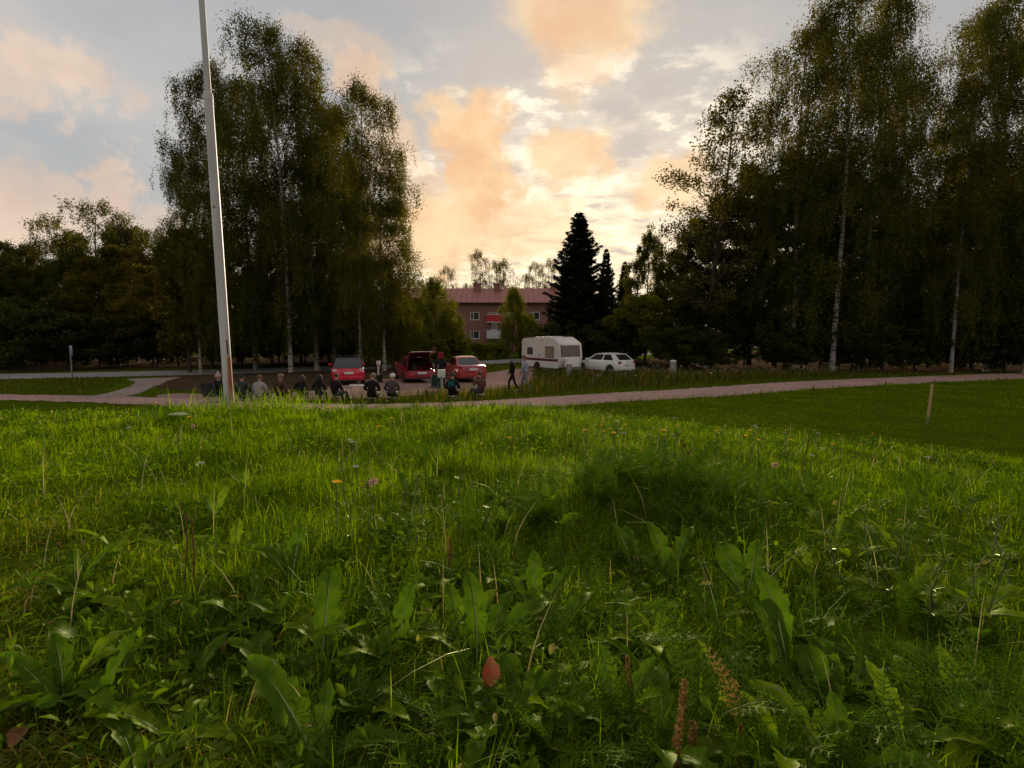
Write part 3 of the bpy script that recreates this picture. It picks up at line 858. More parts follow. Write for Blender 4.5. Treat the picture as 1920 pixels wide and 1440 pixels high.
for n_, (px_, Y_, t_) in enumerate(sorted(((395, 44, 610), (450, 46, 615), (520, 47, 610), (570, 48, 605), (625, 49, 600), (690, 48, 590)))):
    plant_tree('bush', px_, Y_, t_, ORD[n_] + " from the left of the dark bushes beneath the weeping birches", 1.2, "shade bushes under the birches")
for n_, (px_, Y_, t_, w_) in enumerate(sorted(((735, 40, 540, 1.0), (765, 43, 548, .9), (700, 42, 560, 1.0)))):
    plant_tree('lime', px_, Y_, t_, ORD[n_] + " from the left of the young olive birches behind the open tailgate", w_, "young birches behind the tailgate")

GL = "wood beyond the road"
for (kd, px_, Y_, t_, w_, lb) in (
    ('olive', -40, 44, 480, 1.1, "dark tree cut by the picture's left edge beyond the road"),
    ('olive', 25, 46, 478, 1.0, "rounded dark tree at the left end of the wood beyond the road"),
    ('sparse', 115, 50, 408, 1.1, "slim thin-topped birch rising left in the wood beyond the road"),
    ('sparse', 66, 52, 455, 1.0, "short slim birch top left of its thin-topped neighbour"),
    ('sparse', 187, 50, 385, 1.2, "highest thin birch of the wood beyond the road"),
    ('olive', 90, 48, 500, 1.0, "dark leafy tree under the slim left birch"),
    ('maple', 205, 45, 470, 1.05, "maple turning orange in the wood beyond the road"),
    ('sparse', 238, 49, 405, .8, "spindly birch behind the turning maple"),
    ('sparse', 288, 48, 432, .9, "faint birch top nearest the big clump"),
    ('maple', 275, 42, 505, .95, "olive maple beside the path fork"),
    ('woodb', 150, 47, 470, 1.1, "hanging birch low between two slim tops"),
    ('olive', 310, 48, 450, 1.0, "dark tree just left of the flagpole clump"),
    ('maple', 130, 42.5, 560, .9, "low rust-tinted maple behind the sign post"),
    ('olive', 60, 52, 462, 1.0, "dark tree filling the gap left of the slim birch"), ('olive', 150, 53, 440, 1.0, "dark tree behind the slim left birch tops"),
    ('olive', 225, 53, 430, 1.0, "dark tree standing behind the turning maple"), ('woodb', 262, 51, 428, 1.2, "bushy birch between maple and big clump"), ('olive', -5, 50, 455, 1.0, "dark tree second from the picture's left edge"),
    ('olive', -110, 46, 430, 1.1, "dark tree outside the left edge"),
):
    plant_tree(kd, px_, Y_, t_, lb, w_, GL)
for n_, (px_, Y_, t_) in enumerate(sorted(((-20, 38.5, 600), (60, 38, 590), (120, 39.5, 612), (180, 41, 600), (235, 41.5, 610), (30, 42, 575), (290, 43, 600), (330, 44, 600)))):
    plant_tree('bush', px_, Y_, t_, ORD[n_] + " from the left of the dark rounded bushes beyond the road", 1.25, "bushes along the road")

plant_tree('lime', 822, 50, 520, "dark young tree in front of the apartment house, left of its windows", .95, None, .6)
plant_tree('lime', 852, 52, 575, "low olive tree beside the brick wall", 1.1, None, 1.2)
plant_tree('lime', 788, 47, 560, "young tree between the open tailgate and the apartment house", .9, None, 2.2)
plant_tree('lime', 960, 58, 540, "slender yellow-green birch covering the balcony edge of the house", .85, None, 3.1)
plant_tree('lime', 985, 60, 590, "small yellow-green tree left of the spruce", 1.1, None, 4.0)
for n_, (px_, Y_, t_, w_) in enumerate(sorted(((800, 46, 625, 1.3), (850, 50, 640, 1.5), (900, 54, 645, 1.5), (940, 55, 648, 1.4), (985, 52, 645, 1.3), (870, 60, 640, 1.4), (925, 64, 643, 1.4), (760, 44, 630, 1.2)))):
    plant_tree('limebush', px_, Y_, t_, ORD[n_] + " from the left of the olive bushes below the apartment house", w_, "hedge below the apartment house")
GB = "far trees over the roof"
for (kd, px_, Y_, t_, w_, lb) in (
    ('sparse', 770, 104, 522, 1.2, "far tree top at the dark end of the roof"), ('woodb', 806, 102, 528, .9, "orange-rimmed far tree by the small chimney"),
    ('sparse', 842, 104, 500, .8, "far tree with a hooked top over the roof"), ('sparse', 905, 106, 470, .8, "highest far birch over the two chimneys"),
    ('sparse', 930, 107, 490, .8, "far birch right of the highest one over the roof"), ('sparse', 952, 105, 488, .8, "slim pointed far birch over the roof"),
    ('sparse', 978, 108, 515, .9, "low rounded far tree over the roof"), ('sparse', 1010, 104, 492, .8, "far tree left of the spruce"), ('sparse', 1034, 103, 486, .8, "far tree touching the spruce tip edge"),
    ('sparse', 740, 103, 535, .9, "far tree seen between hanging birch strands"), ('sparse', 870, 112, 532, 1.1, "low far tree behind the chimneys"), ('wood', 1060, 104, 520, .9, "far dark tree behind the spruce")):
    plant_tree(kd, px_, Y_, t_, lb, w_, GB)

plant_tree('spruce', 1087, 47, 395, "dark pointed spruce standing behind the caravan", 1.5, None, .2)
plant_tree('spruce', 1137, 56, 464, "smaller spruce right of the caravan's tall spruce", .9, None, 1.4)
plant_tree('spruce', 1172, 58, 488, "low spruce top beside the round dark tree", .9, None, 2.2)
plant_tree('olive', 1215, 50, 440, "round dense dark tree behind the bright bush", .8, None, .9)
plant_tree('olive', 1262, 50, 470, "dark tree between the round tree and the aspen", .9, None, 2.0)
plant_tree('limebush', 1212, 44, 568, "bright yellow-green bush behind the white car", 1.15, None, .5)
plant_tree('limebush', 1160, 46, 600, "olive bush between spruce and white car", 1.1, None, 1.5)
plant_tree('bush', 1060, 45, 615, "dark bush at the foot of the spruce", 1.3, None, 1.0)
plant_tree('bush', 1125, 45, 610, "dark bush behind the white car's bonnet", 1.3, None, 2.0)
plant_tree('aspen', 1345, 41, 185, "open airy aspen with sunset showing through its leaves", .98, None, .3)
GR = "tall birches along the path"
plant_tree('birch_a', 1605, 37, -40, "huge birch with pale trunk, crown running out of the top of the frame", 1.02, GR, .5)
plant_tree('birch_b', 1662, 38.5, -20, "huge dense birch right of the pale trunk, top outside the frame", .7, GR, 1.9)
plant_tree('birch_c', 1518, 39, 60, "tall birch forming the shoulder of the big right clump", 1.0, GR, 3.0)
plant_tree('birch_c', 1690, 40, 150, "tall birch on the far slope of the big right clump", .6, GR, 4.2)
plant_tree('birch_a', 1840, 36, 20, "birch with white trunk showing near the right edge", .72, GR, 2.6)
plant_tree('birch_b', 1915, 37, -20, "bright-topped birch at the right edge of the picture", 1.0, GR, .2)
plant_tree('birch_c', 1985, 35, 60, "birch cut by the right edge of the picture", 1.0, GR, 1.2)
plant_tree('birch_b', 2060, 37, 60, "birch just outside the right edge", 1.0, GR, 3.2)
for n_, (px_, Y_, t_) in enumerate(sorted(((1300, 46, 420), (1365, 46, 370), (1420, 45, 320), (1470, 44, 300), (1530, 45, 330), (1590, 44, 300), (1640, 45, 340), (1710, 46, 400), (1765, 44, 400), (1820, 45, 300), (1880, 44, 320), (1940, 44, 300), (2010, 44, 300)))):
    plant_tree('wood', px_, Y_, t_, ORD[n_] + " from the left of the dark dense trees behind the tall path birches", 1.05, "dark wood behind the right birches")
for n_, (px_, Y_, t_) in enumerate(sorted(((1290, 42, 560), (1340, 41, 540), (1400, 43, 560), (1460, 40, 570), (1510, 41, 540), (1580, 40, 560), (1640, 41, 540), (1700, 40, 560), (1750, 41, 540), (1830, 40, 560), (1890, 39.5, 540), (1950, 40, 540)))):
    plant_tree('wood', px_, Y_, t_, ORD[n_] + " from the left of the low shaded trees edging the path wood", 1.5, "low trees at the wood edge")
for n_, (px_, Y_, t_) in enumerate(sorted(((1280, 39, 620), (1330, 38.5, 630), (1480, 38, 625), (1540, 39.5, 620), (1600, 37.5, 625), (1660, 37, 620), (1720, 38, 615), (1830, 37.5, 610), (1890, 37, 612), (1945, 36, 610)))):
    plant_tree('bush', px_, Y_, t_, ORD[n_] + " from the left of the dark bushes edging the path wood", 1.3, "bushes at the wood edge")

# ------------------------------------------------------------------ vehicles
M['tyre'] = pmat("black_rubber", (.018, .018, .018), (.03, .028, .026), 12, .85)
M['rim'] = pmat("alloy_rim", (.35, .35, .36), (.28, .28, .29), 8, .35, metal=.8)
M['carglass'] = pmat("tinted_car_glass", (.012, .014, .016), (.02, .022, .024), 3, .04, spec=.9)
M['trim'] = pmat("black_plastic_trim", (.02, .02, .021), (.03, .03, .03), 9, .6)
M['plate'] = pmat("white_number_plate", (.70, .71, .73), (.62, .63, .66), 6, .4)
M['plateblue'] = pmat("blue_plate_band", (.02, .05, .30), None, 6, .4)
M['lampred'] = pmat("red_tail_lamp", (.35, .015, .02), (.25, .01, .015), 14, .15, spec=.7)
M['lampclear'] = pmat("clear_lamp", (.70, .55, .55), (.60, .42, .42), 14, .15, spec=.7)
M['paint_red'] = pmat("bright_red_paint", (.62, .010, .050), (.55, .008, .040), 2, .25, coat=.7)
M['paint_maroon'] = pmat("raspberry_red_paint", (.32, .010, .035), (.26, .008, .028), 2, .25, coat=.7)
M['paint_oldred'] = pmat("faded_red_paint", (.36, .040, .045), (.29, .030, .034), 2, .32, coat=.5)
M['paint_white'] = pmat("white_car_paint", (.78, .76, .74), (.70, .68, .66), 2, .3, coat=.6)
M['paint_black'] = pmat("black_roof_paint", (.015, .015, .017), (.022, .022, .024), 2, .2, coat=.7)
M['interior'] = pmat("dark_car_interior", (.02, .018, .018), (.035, .03, .028), 6, .9)

def bil(q, u, v):
    a, b, c, d = q
    return (a * (1 - u) + b * u) * (1 - v) + (d * (1 - u) + c * u) * v

def patch(q, u0, u1, v0, v1, off):
    """a pane lying on the quad q, lifted outward"""
    n = (q[1] - q[0]).cross(q[3] - q[0]).normalized()
    c = [bil(q, u0, v0), bil(q, u1, v0), bil(q, u1, v1), bil(q, u0, v1)]
    m = MB(); lo = [p + n * .001 for p in c]; hi = [p + n * off for p in c]
    m.add([*lo, *hi], [(4, 5, 6, 7), (0, 1, 5, 4), (1, 2, 6, 5), (2, 3, 7, 6), (3, 0, 4, 7)])
    return m

def wheel(parent, x, y, z, r, side):
    o = MB().lathe([(r * .62, -.10), (r * .93, -.10), (r, -.075), (r, .075), (r * .93, .10), (r * .62, .10)], 22, (x, y, z), 'y').build("wheel", M['tyre'], parent, angle=35)
    mb = MB().lathe([(r * .60, -.085), (r * .60, .085)], 18, (x, y, z), 'y')
    rim = mb.build("rim", M['rim'], o, angle=30)
    for k_ in range(5):
        a = k_ * 2 * math.pi / 5
        ca, sa = math.cos(a), math.sin(a); yo = y + side * .088
        p = [(x + ca * r * .12 - sa * .03, yo, z + sa * r * .12 + ca * .03), (x + ca * r * .56 - sa * .025, yo, z + sa * r * .56 + ca * .025),
             (x + ca * r * .56 + sa * .025, yo, z + sa * r * .56 - ca * .025), (x + ca * r * .12 + sa * .03, yo, z + sa * r * .12 - ca * .03)]
        q = [(a_, b_ + side * .012, c_) for a_, b_, c_ in p]
        MB().add(p + q, [(0, 1, 2, 3), (4, 7, 6, 5), (0, 4, 5, 1), (1, 5, 6, 2), (2, 6, 7, 3), (3, 7, 4, 0)]).build("spoke", M['trim'], o)
    return o

def car(label, loc, heading, L=4.0, W=1.7, H=1.47, paint='paint_red', roofpaint=None, kind='hatch', lamps='lampred', open_gate=False, badge=True, hatch_drop=.0, wr=.31):
    hx, hy = heading
    root = empty("parked_car", (loc[0], loc[1], LOW + .012), math.atan2(hy, hx))
    tag(root, label, "car", "cars parked on the gravel lot")
    w = W / 2; belt = .92 if kind != 'sedan' else .90
    rear_deck = {'hatch': belt, 'sedan': .96}[kind]
    if open_gate: rear_deck = .70
    st = [  # x/L, width factor, z bottom, z top
        (-.50, .80, .36, rear_deck * .80), (-.492, .90, .28, rear_deck * .94), (-.46, .965, .22, rear_deck), (-.40, .99, .19, rear_deck), (-.30, 1.0, .18, rear_deck + (belt - rear_deck) * (.0 if open_gate else .3)),
        (-.22, 1.0, .18, belt if not open_gate else .8), (-.1, 1.0, .18, belt), (.1, 1.0, .18, belt), (.20, 1.0, .18, belt - .01), (.30, .99, .18, belt - .06), (.40, .97, .20, belt - .14), (.46, .93, .22, belt - .22), (.488, .86, .27, belt - .29), (.50, .74, .33, belt - .36)]
    V, Fc = [], []
    sect = [(0, 0, 0), (.86, 0, 0), (.965, .10, 0), (1.0, .28, 0), (1.0, .52, 0), (.975, .78, 0), (.94, .93, 0), (.86, 1.0, 0), (0, 1.02, 0)]
    ns = len(sect); ring = 2 * ns - 2
    for (xf, wf, zb, zt) in st:
        half = [(w * wf * a, zb + (zt - zb) * b) for a, b, _ in sect]
        pts = [(y, z) for y, z in half] + [(-y, z) for y, z in half[-2:0:-1]]
        for (y, z) in pts: V.append((xf * L, y, z))
    for i in range(len(st) - 1):
        for j in range(ring):
            Fc.append((i * ring + j, i * ring + (j + 1) % ring, (i + 1) * ring + (j + 1) % ring, (i + 1) * ring + j))
    Fc.append(tuple(range(ring))[::-1]); Fc.append(tuple((len(st) - 1) * ring + j for j in range(ring)))
    body = MB().add(V, Fc).build("body", M[paint], root, angle=38)
    # cabin
    if kind == 'hatch':
        xr0, xr1, xf1, xf0 = -.480, -.335, .05, .25
    else:
        xr0, xr1, xf1, xf0 = -.36, -.185, .07, .235
    zr, zt = H - .075, H
    wb, wt = w * .885, w * .69
    zbr = rear_deck - .01 if open_gate else belt - .02
    Bc = {'rl': Vector((xr0 * L, wb, zbr)), 'rr': Vector((xr0 * L, -wb, zbr)), 'fl': Vector((xf0 * L, wb, belt - .03)), 'fr': Vector((xf0 * L, -wb, belt - .03))}
    Tc = {'rl': Vector((xr1 * L, wt, zr)), 'rr': Vector((xr1 * L, -wt, zr)), 'fl': Vector((xf1 * L, wt, zr)), 'fr': Vector((xf1 * L, -wt, zr))}
    quads = {'rear': [Bc['rr'], Bc['rl'], Tc['rl'], Tc['rr']], 'front': [Bc['fl'], Bc['fr'], Tc['fr'], Tc['fl']],
             'left': [Bc['rl'], Bc['fl'], Tc['fl'], Tc['rl']], 'right': [Bc['fr'], Bc['rr'], Tc['rr'], Tc['fr']]}
    # reorder so that outward normals point out
    quads['rear'] = [Bc['rl'], Bc['rr'], Tc['rr'], Tc['rl']]
    quads['front'] = [Bc['fr'], Bc['fl'], Tc['fl'], Tc['fr']]
    quads['left'] = [Bc['fl'], Bc['rl'], Tc['rl'], Tc['fl']]
    quads['right'] = [Bc['rr'], Bc['fr'], Tc['fr'], Tc['rr']]
    ctr = Vector((0, 0, .5 * (belt + H)))
    for kq, q in quads.items():
        n = (q[1] - q[0]).cross(q[3] - q[0])
        if n.dot((q[0] + q[2]) / 2 - ctr) < 0: quads[kq] = [q[1], q[0], q[3], q[2]]
    mb = MB()
    for kq, q in quads.items():
        if open_gate and kq == 'rear': continue
        mb.add(q, [(0, 1, 2, 3)])
    mb.build("cabin_shell", M[roofpaint or paint], root)
    if open_gate:   # what one sees through the opening
        bx = MB()
        bx.add([(xr0 * L + .03, wb * .93, zbr + .015), (xr0 * L + .03, -wb * .93, zbr + .015), (-.1 * L, -wb * .93, zbr + .02), (-.1 * L, wb * .93, zbr + .02)], [(0, 1, 2, 3)])
        bx.box(-.12 * L, -.08 * L, -wb * .85, wb * .85, zbr + .02, belt + .22)
        bx.build("cargo_floor", M['interior'], root)
        MB().box(-.40 * L, -.30 * L, .18, .42, zbr + .02, zbr + .30).build("luggage", M['interior'], root)
    rv, nR = [], 9
    for i in range(nR):
        f = i / (nR - 1); x = (xr1 + (xf1 - xr1) * f) * L
        crown = .075 * math.sin(math.pi * min(1, max(0, .08 + .84 * f))) + .004
        for j in range(9):
            g = -1 + j / 4
            rv.append((x, wt * g, zr + crown * (1 - .75 * g ** 4)))
    rf = [(i * 9 + j, i * 9 + j + 1, (i + 1) * 9 + j + 1, (i + 1) * 9 + j) for i in range(nR - 1) for j in range(8)]
    roof_ = MB().add(rv, rf).build("roof", M[roofpaint or paint], root, smooth=True)
    skirt = MB()
    for i in range(nR - 1):
        for j in (0, 8):
            a, b = rv[i * 9 + j], rv[(i + 1) * 9 + j]
            skirt.add([a, b, (b[0], b[1], zr - .004), (a[0], a[1], zr - .004)], [(0, 1, 2, 3)])
    for i in (0, nR - 1):
        for j in range(8):
            a, b = rv[i * 9 + j], rv[i * 9 + j + 1]
            skirt.add([a, b, (b[0], b[1], zr - .004), (a[0], a[1], zr - .004)], [(0, 1, 2, 3)])
    skirt.build("roof_rail", M[roofpaint or paint], roof_)
    patch(quads['front'], .06, .94, .08, .95, .008).build("windscreen", M['carglass'], root)
    if not open_gate:
        patch(quads['rear'], .09, .91, .16 if kind == 'hatch' else .10, .93, .008).build("rear_window", M['carglass'], root)
    for sd_ in ('left', 'right'):
        q = quads[sd_]
        back_first = (q[0].x < q[1].x)
        spans = ((.07, .30), (.33, .60), (.63, .93)) if back_first else ((.07, .37), (.40, .67), (.70, .93))
        if kind == 'hatch': spans = ((.16, .47), (.52, .93)) if back_first else ((.07, .48), (.53, .84))
        for (a, b) in spans:
            patch(q, a, b, .12, .90, .008).build("side_window", M['carglass'], root)
    for (x, s_) in ((-.31 * L, 1), (-.31 * L, -1), (.315 * L, 1), (.315 * L, -1)):
        MB().lathe([(wr + .055, -.012), (wr + .055, .006)], 24, (x, s_ * (w - .003), wr + .015), 'y').build("wheel_arch", M['trim'], root)
        wheel(root, x, s_ * (w - .085), wr, wr, s_)
    rz_ = rear_deck
    for s_ in (1, -1):
        MB().box(-.498 * L, -.470 * L, s_ * w * .66 if s_ > 0 else -w * .93, w * .93 if s_ > 0 else -w * .66, rz_ - .20, rz_ - .04).build("tail_lamp", M[lamps], root, bevel=.02)
        MB().box(.475 * L, .493 * L, s_ * w * .52 if s_ > 0 else -w * .84, w * .84 if s_ > 0 else -w * .52, belt - .40, belt - .28).build("headlight", M['lampclear'], root, bevel=.02)
        MB().box(.17 * L, .215 * L, min(s_ * (w * .93), s_ * (w + .14)), max(s_ * (w * .93), s_ * (w + .14)), belt, belt + .12).build("wing_mirror", M[paint], root, bevel=.025)
        for k_, xx in enumerate((-.02 * L, .19 * L)):
            if kind == 'hatch' and k_ == 0: continue
            MB().box(xx - .10 - .12, xx - .12 + .06, min(s_ * (w * .96), s_ * (w + .02)), max(s_ * (w * .96), s_ * (w + .02)), belt - .16, belt - .12).build("door_handle", M[paint], root)
        MB().box(-.40 * L, .22 * L, min(s_ * (w - .01), s_ * (w + .012)), max(s_ * (w - .01), s_ * (w + .012)), .20, .255).build("sill_strip", M['trim'], root)
    MB().box(-.508 * L, -.48 * L, -w * .84, w * .84, .30, .48).build("rear_bumper", M[paint], root, bevel=.03)
    MB().box(-.510 * L, -.485 * L, -w * .72, w * .72, .22, .297).build("bumper_lip", M['trim'], root, bevel=.015)
    pz = .50 if kind == 'hatch' and open_gate else (rz_ - .32 if kind == 'hatch' else rz_ - .27)
    pl = MB().box(-.5125 * L, -.5085 * L, -.26, .26, pz, pz + .11).build("number_plate", M['plate'], root)
    MB().box(-.5137 * L, -.5127 * L, .21, .258, pz + .004, pz + .106).build("plate_band", M['plateblue'], pl)
    if badge and not open_gate:
        MB().lathe([(.045, -.006), (.045, .006)], 14, (0, 0, 0), 'y').build("badge", M['rim'], root).matrix_local = Matrix.Translation((-.497 * L, 0, rz_ - .13)) @ Matrix.Rotation(math.pi / 2, 4, 'Z')
    MB().tube([(-.495 * L, -w * .5, .24), (-.515 * L, -w * .5, .24)], .028, 8).build("exhaust_pipe", M['rim'], root)
    if open_gate:
        hinge = Vector((xr1 * L, 0, zr + .03)); ang = R(18)
        d = Vector((-math.cos(ang), 0, math.sin(ang))); n = Vector((math.sin(ang), 0, math.cos(ang)))
        def gp(u, v, t): return hinge + d * u + Vector((0, v, 0)) + n * t
        glen = .98
        V2, F2 = [], []
        for i in range(7):
            f = i / 6; wd = wt + (wb - wt) * f * .9
            bow = .06 * math.sin(f * math.pi)
            for t in (0, .05):
                for g in (-1, -.5, 0, .5, 1): V2.append(gp(glen * f, wd * g, t + bow - .03 * abs(g)))
        for i in range(6):
            for j in range(4):
                a = i * 10
                F2.append((a + j, a + j + 1, a + 10 + j + 1, a + 10 + j)); F2.append((a + 5 + j, a + 15 + j, a + 15 + j + 1, a + 5 + j + 1))
            F2.append((i * 10, i * 10 + 10, i * 10 + 15, i * 10 + 5)); F2.append((i * 10 + 4, i * 10 + 9, i * 10 + 19, i * 10 + 14))
        F2.append((0, 5, 6, 7, 8, 9, 4, 3, 2, 1)); F2.append((60, 61, 62, 63, 64, 69, 68, 67, 66, 65))
        gate = MB().add(V2, F2).build("open_tailgate", M[paint], root, angle=40)
        inner = MB(); p = [gp(.08, -wt * .85, -.012), gp(.62, -wt * 1.0, .005), gp(.62, wt * 1.0, .005), gp(.08, wt * .85, -.012)]
        inner.add(p + [q_ - n * .012 for q_ in p], [(0, 1, 2, 3), (4, 7, 6, 5), (0, 4, 5, 1), (1, 5, 6, 2), (2, 6, 7, 3), (3, 7, 4, 0)])
        inner.build("tailgate_window", M['carglass'], gate)
        e0, e1 = gp(glen + .005, -wb * .8, .02), gp(glen + .005, wb * .8, .02)
        MB().tube([e0, (e0 + e1) / 2 + d * .03, e1], .022, 6).build("tailgate_edge", M['lampclear'], gate)
        for s_ in (-1, 1):
            MB().tube([(xr0 * L + .25, s_ * wb * .93, belt + .1), tuple(gp(.45, s_ * wt * 1.02, -.01))], .012, 5).build("gas_strut", M['trim'], gate)
    return root

def car_at(px, Y): return (at_depth(px, Y), Y)
car("bright red hatchback with black roof parked alone under the birches", car_at(651, 28.8), (-.35, 1.0), L=3.95, W=1.72, H=1.50, paint='paint_red', roofpaint='paint_black', lamps='lampclear')
car("raspberry red hatchback with its tailgate wide open", car_at(776, 30.0), (-.42, 1.0), L=4.0, W=1.72, H=1.46, paint='paint_maroon', open_gate=True)
car("faded red saloon beside the open-tailgate hatchback", car_at(868, 30.5), (-.36, 1.0), L=4.5, W=1.76, H=1.42, paint='paint_oldred', kind='sedan')
car("white hatchback parked behind the caravan's end", car_at(1133, 35.6), (-.60, .80), L=4.15, W=1.74, H=1.43, paint='paint_white')

# ------------------------------------------------------------------ caravan
M['cara'] = pmat("cream_caravan_sheet", (.74, .70, .66), (.66, .62, .58), 1.5, .4, .04, stretch=(.3, 1, 3))
M['cararoof'] = pmat("caravan_roof", (.78, .76, .73), (.68, .66, .62), 2, .5)
M['stripe'] = pmat("maroon_stripe", (.16, .035, .03), (.12, .028, .025), 3, .5)
M['carawin'] = pmat("brown_tinted_window", (.085, .06, .055), (.12, .085, .075), 2, .12, spec=.6)
M['curtainwin'] = pmat("window_with_pale_curtain", (.34, .25, .17), (.26, .19, .13), 6, .25, spec=.6)
M['steel'] = pmat("galvanised_steel", (.30, .30, .31), (.22, .22, .23), 8, .45, metal=.7)
def caravan():
    L, W = 4.6, 2.1
    hx, hy = .56, -.83
    root = empty("caravan", (at_depth(1033, 36.8), 36.8, LOW + .012), math.atan2(hy, hx)); root.scale = (.95,) * 3
    tag(root, "cream touring caravan with a dark red stripe parked by the tall grass", "caravan")
    prof = [(-L / 2 + .05, .42), (-L / 2, .60), (-L / 2 + .03, 2.30), (-L / 2 + .20, 2.46), (-.2, 2.56), (L / 2 - 1.15, 2.58), (L / 2 - .95, 2.53), (L / 2 - .22, 2.18), (L / 2 - .12, 2.05), (L / 2, 1.12), (L / 2 - .03, .95), (L / 2 - .2, .42)]
    mb = MB(); n = len(prof)
    V = [(x, y, z) for y in (-W / 2, W / 2) for x, z in prof]
    F_ = [tuple(range(n)), tuple(range(n, 2 * n))[::-1]] + [(i, (i + 1) % n, n + (i + 1) % n, n + i) for i in range(n)]
    body = mb.add(V, F_).build("body", M['cara'], root, bevel=.045, angle=30)
    for s_ in (-1, 1):
        y0, y1 = (W / 2 + .001, W / 2 + .010) if s_ > 0 else (-W / 2 - .010, -W / 2 - .001)
        MB().box(-L / 2 + .06, L / 2 - .16, y0, y1, .86, 1.04).build("side_stripe", M['stripe'], body)
        MB().box(-L / 2 + .06, L / 2 - .22, y0, y1, .66, .70).build("side_rib", M['cararoof'], body)
        y0, y1 = (W / 2 + .001, W / 2 + .022) if s_ > 0 else (-W / 2 - .022, -W / 2 - .001)
        # the visible side carries a small window, the door and a curtained window
        for (x, z, ww, hh, mm) in ((-1.25, 1.55, .62, .46, 'carawin'), (1.15, 1.53, .92, .74, 'curtainwin')):
            fr = MB().box(x - ww / 2 - .04, x + ww / 2 + .04, y0, y1, z - hh / 2 - .04, z + hh / 2 + .04).build("window", M['trim'], body, bevel=.008)
            yy0, yy1 = (y1 + .001, y1 + .012) if s_ > 0 else (y0 - .012, y0 - .001)
            MB().box(x - ww / 2, x + ww / 2, yy0, yy1, z - hh / 2, z + hh / 2).build("pane", M[mm], fr)
        if s_ < 0:
            dr = MB().box(-.10, .54, y0, y1, 1.07, 2.32).build("door", M['cara'], body, bevel=.01)
            MB().box(-.06, .0, y0 - .05, y0 - .002, 1.22, 1.34).build("handle", M['trim'], dr)
            MB().box(0.0, .44, y0 - .02, y0 - .002, 2.32, 2.40).build("door_lamp", M['lampclear'], dr)
    # big front window on the sloping nose
    a = Vector((L / 2 - .125, -.84, 1.98)); b = Vector((L / 2 - .125, .84, 1.98)); c = Vector((L / 2 - .012, .84, 1.26)); d = Vector((L / 2 - .012, -.84, 1.26))
    q = [d, c, b, a]
    fr = patch(q, -.03, 1.03, -.05, 1.05, .018).build("front_window", M['trim'], body)
    patch(q, .0, 1.0, 0, 1.0, .028).build("pane", M['carawin'], fr)
    # gas locker, drawbar, jockey wheel, legs
    MB().add([(L / 2 - .02, -.62, .48), (L / 2 + .52, -.56, .48), (L / 2 + .52, .56, .48), (L / 2 - .02, .62, .48), (L / 2 - .02, -.62, 1.12), (L / 2 + .38, -.54, 1.08), (L / 2 + .38, .54, 1.08), (L / 2 - .02, .62, 1.12)],
             [(0, 3, 2, 1), (4, 5, 6, 7), (0, 1, 5, 4), (1, 2, 6, 5), (2, 3, 7, 6), (3, 0, 4, 7)]).build("gas_locker", M['cara'], root, bevel=.04)
    MB().tube([(L / 2 - .4, -.6, .40), (L / 2 + 1.15, 0, .42)], .045, 6).tube([(L / 2 - .4, .6, .40), (L / 2 + 1.15, 0, .42)], .045, 6).build("drawbar", M['steel'], root)
    jw = MB().tube([(L / 2 + .95, .0, .14), (L / 2 + .95, 0, .85)], .03, 8).build("jockey_post", M['steel'], root)
    MB().lathe([(.11, -.03), (.12, 0), (.11, .03)], 14, (L / 2 + .95, 0, .12), 'y').build("jockey_wheel", M['tyre'], jw)
    for s_ in (-1, 1):
        MB().lathe([(.40, -.02), (.40, .006)], 22, (-.35, s_ * (W / 2 - .001), .38), 'y').build("wheel_arch", M['trim'], root)
        wheel(root, -.35, s_ * (W / 2 - .09), .32, .32, s_)
        for x in (-L / 2 + .4, L / 2 - .5):
            MB().tube([(x, s_ * .8, .45), (x + .12, s_ * .85, .02)], .025, 6).build("corner_steady", M['steel'], root)
        MB().box(-L / 2 - .012, -L / 2 + .03, s_ * .62 if s_ > 0 else -.92, .92 if s_ > 0 else -.62, .70, .84).build("tail_lamp", M['lampred'], root)
        MB().box(L / 2 - .19, L / 2 - .10, s_ * .80 if s_ > 0 else -.90, .90 if s_ > 0 else -.80, 2.07, 2.13).build("marker_lamp", M['lampclear'], root)
    MB().box(-.5, .35, -.42, .42, 2.575, 2.66).build("roof_hatch", M['cararoof'], body, bevel=.03)
    MB().box(.75, 1.1, -.3, .3, 2.59, 2.67).build("roof_vent", M['cararoof'], body, bevel=.03)
    MB().box(-1.7, -1.2, -.3, .3, 2.52, 2.60).build("roof_vent", M['cararoof'], body, bevel=.03)
    MB().box(-L / 2 + .3, L / 2 - .4, -.8, .8, .30, .425).build("chassis", M['trim'], root)
caravan()

# ------------------------------------------------------------------ people
M['skin'] = pmat("skin", (.42, .24, .17), (.36, .19, .13), 14, .6)
def cloth(name, c): return pmat("cloth_" + name, c, tuple(x * .7 for x in c), 9, .92, .35, spec=.15)
CL = {n: cloth(n, c) for n, c in dict(black=(.014, .013, .014), slate=(.040, .043, .052), lightgrey=(.34, .32, .31), brownjacket=(.075, .042, .028), darkgrey=(.075, .065, .065), teal=(.015, .10, .12),
                                       rust=(.11, .055, .042), lilac=(.33, .34, .43), jeans=(.055, .065, .09), greytrousers=(.20, .19, .20), red=(.26, .02, .035), shoe=(.05, .045, .045), paleshoe=(.45, .43, .42), cream=(.58, .46, .42)).items()}
HAIR = {n: pmat("hair_" + n, c, tuple(x * .6 for x in c), 40, .7, .4) for n, c in dict(dark=(.018, .012, .010), brown=(.055, .030, .018), blond=(.22, .13, .065), ginger=(.16, .07, .035), white=(.72, .70, .68), pink=(.50, .33, .30), tan=(.24, .15, .09), black=(.012, .012, .012)).items()}

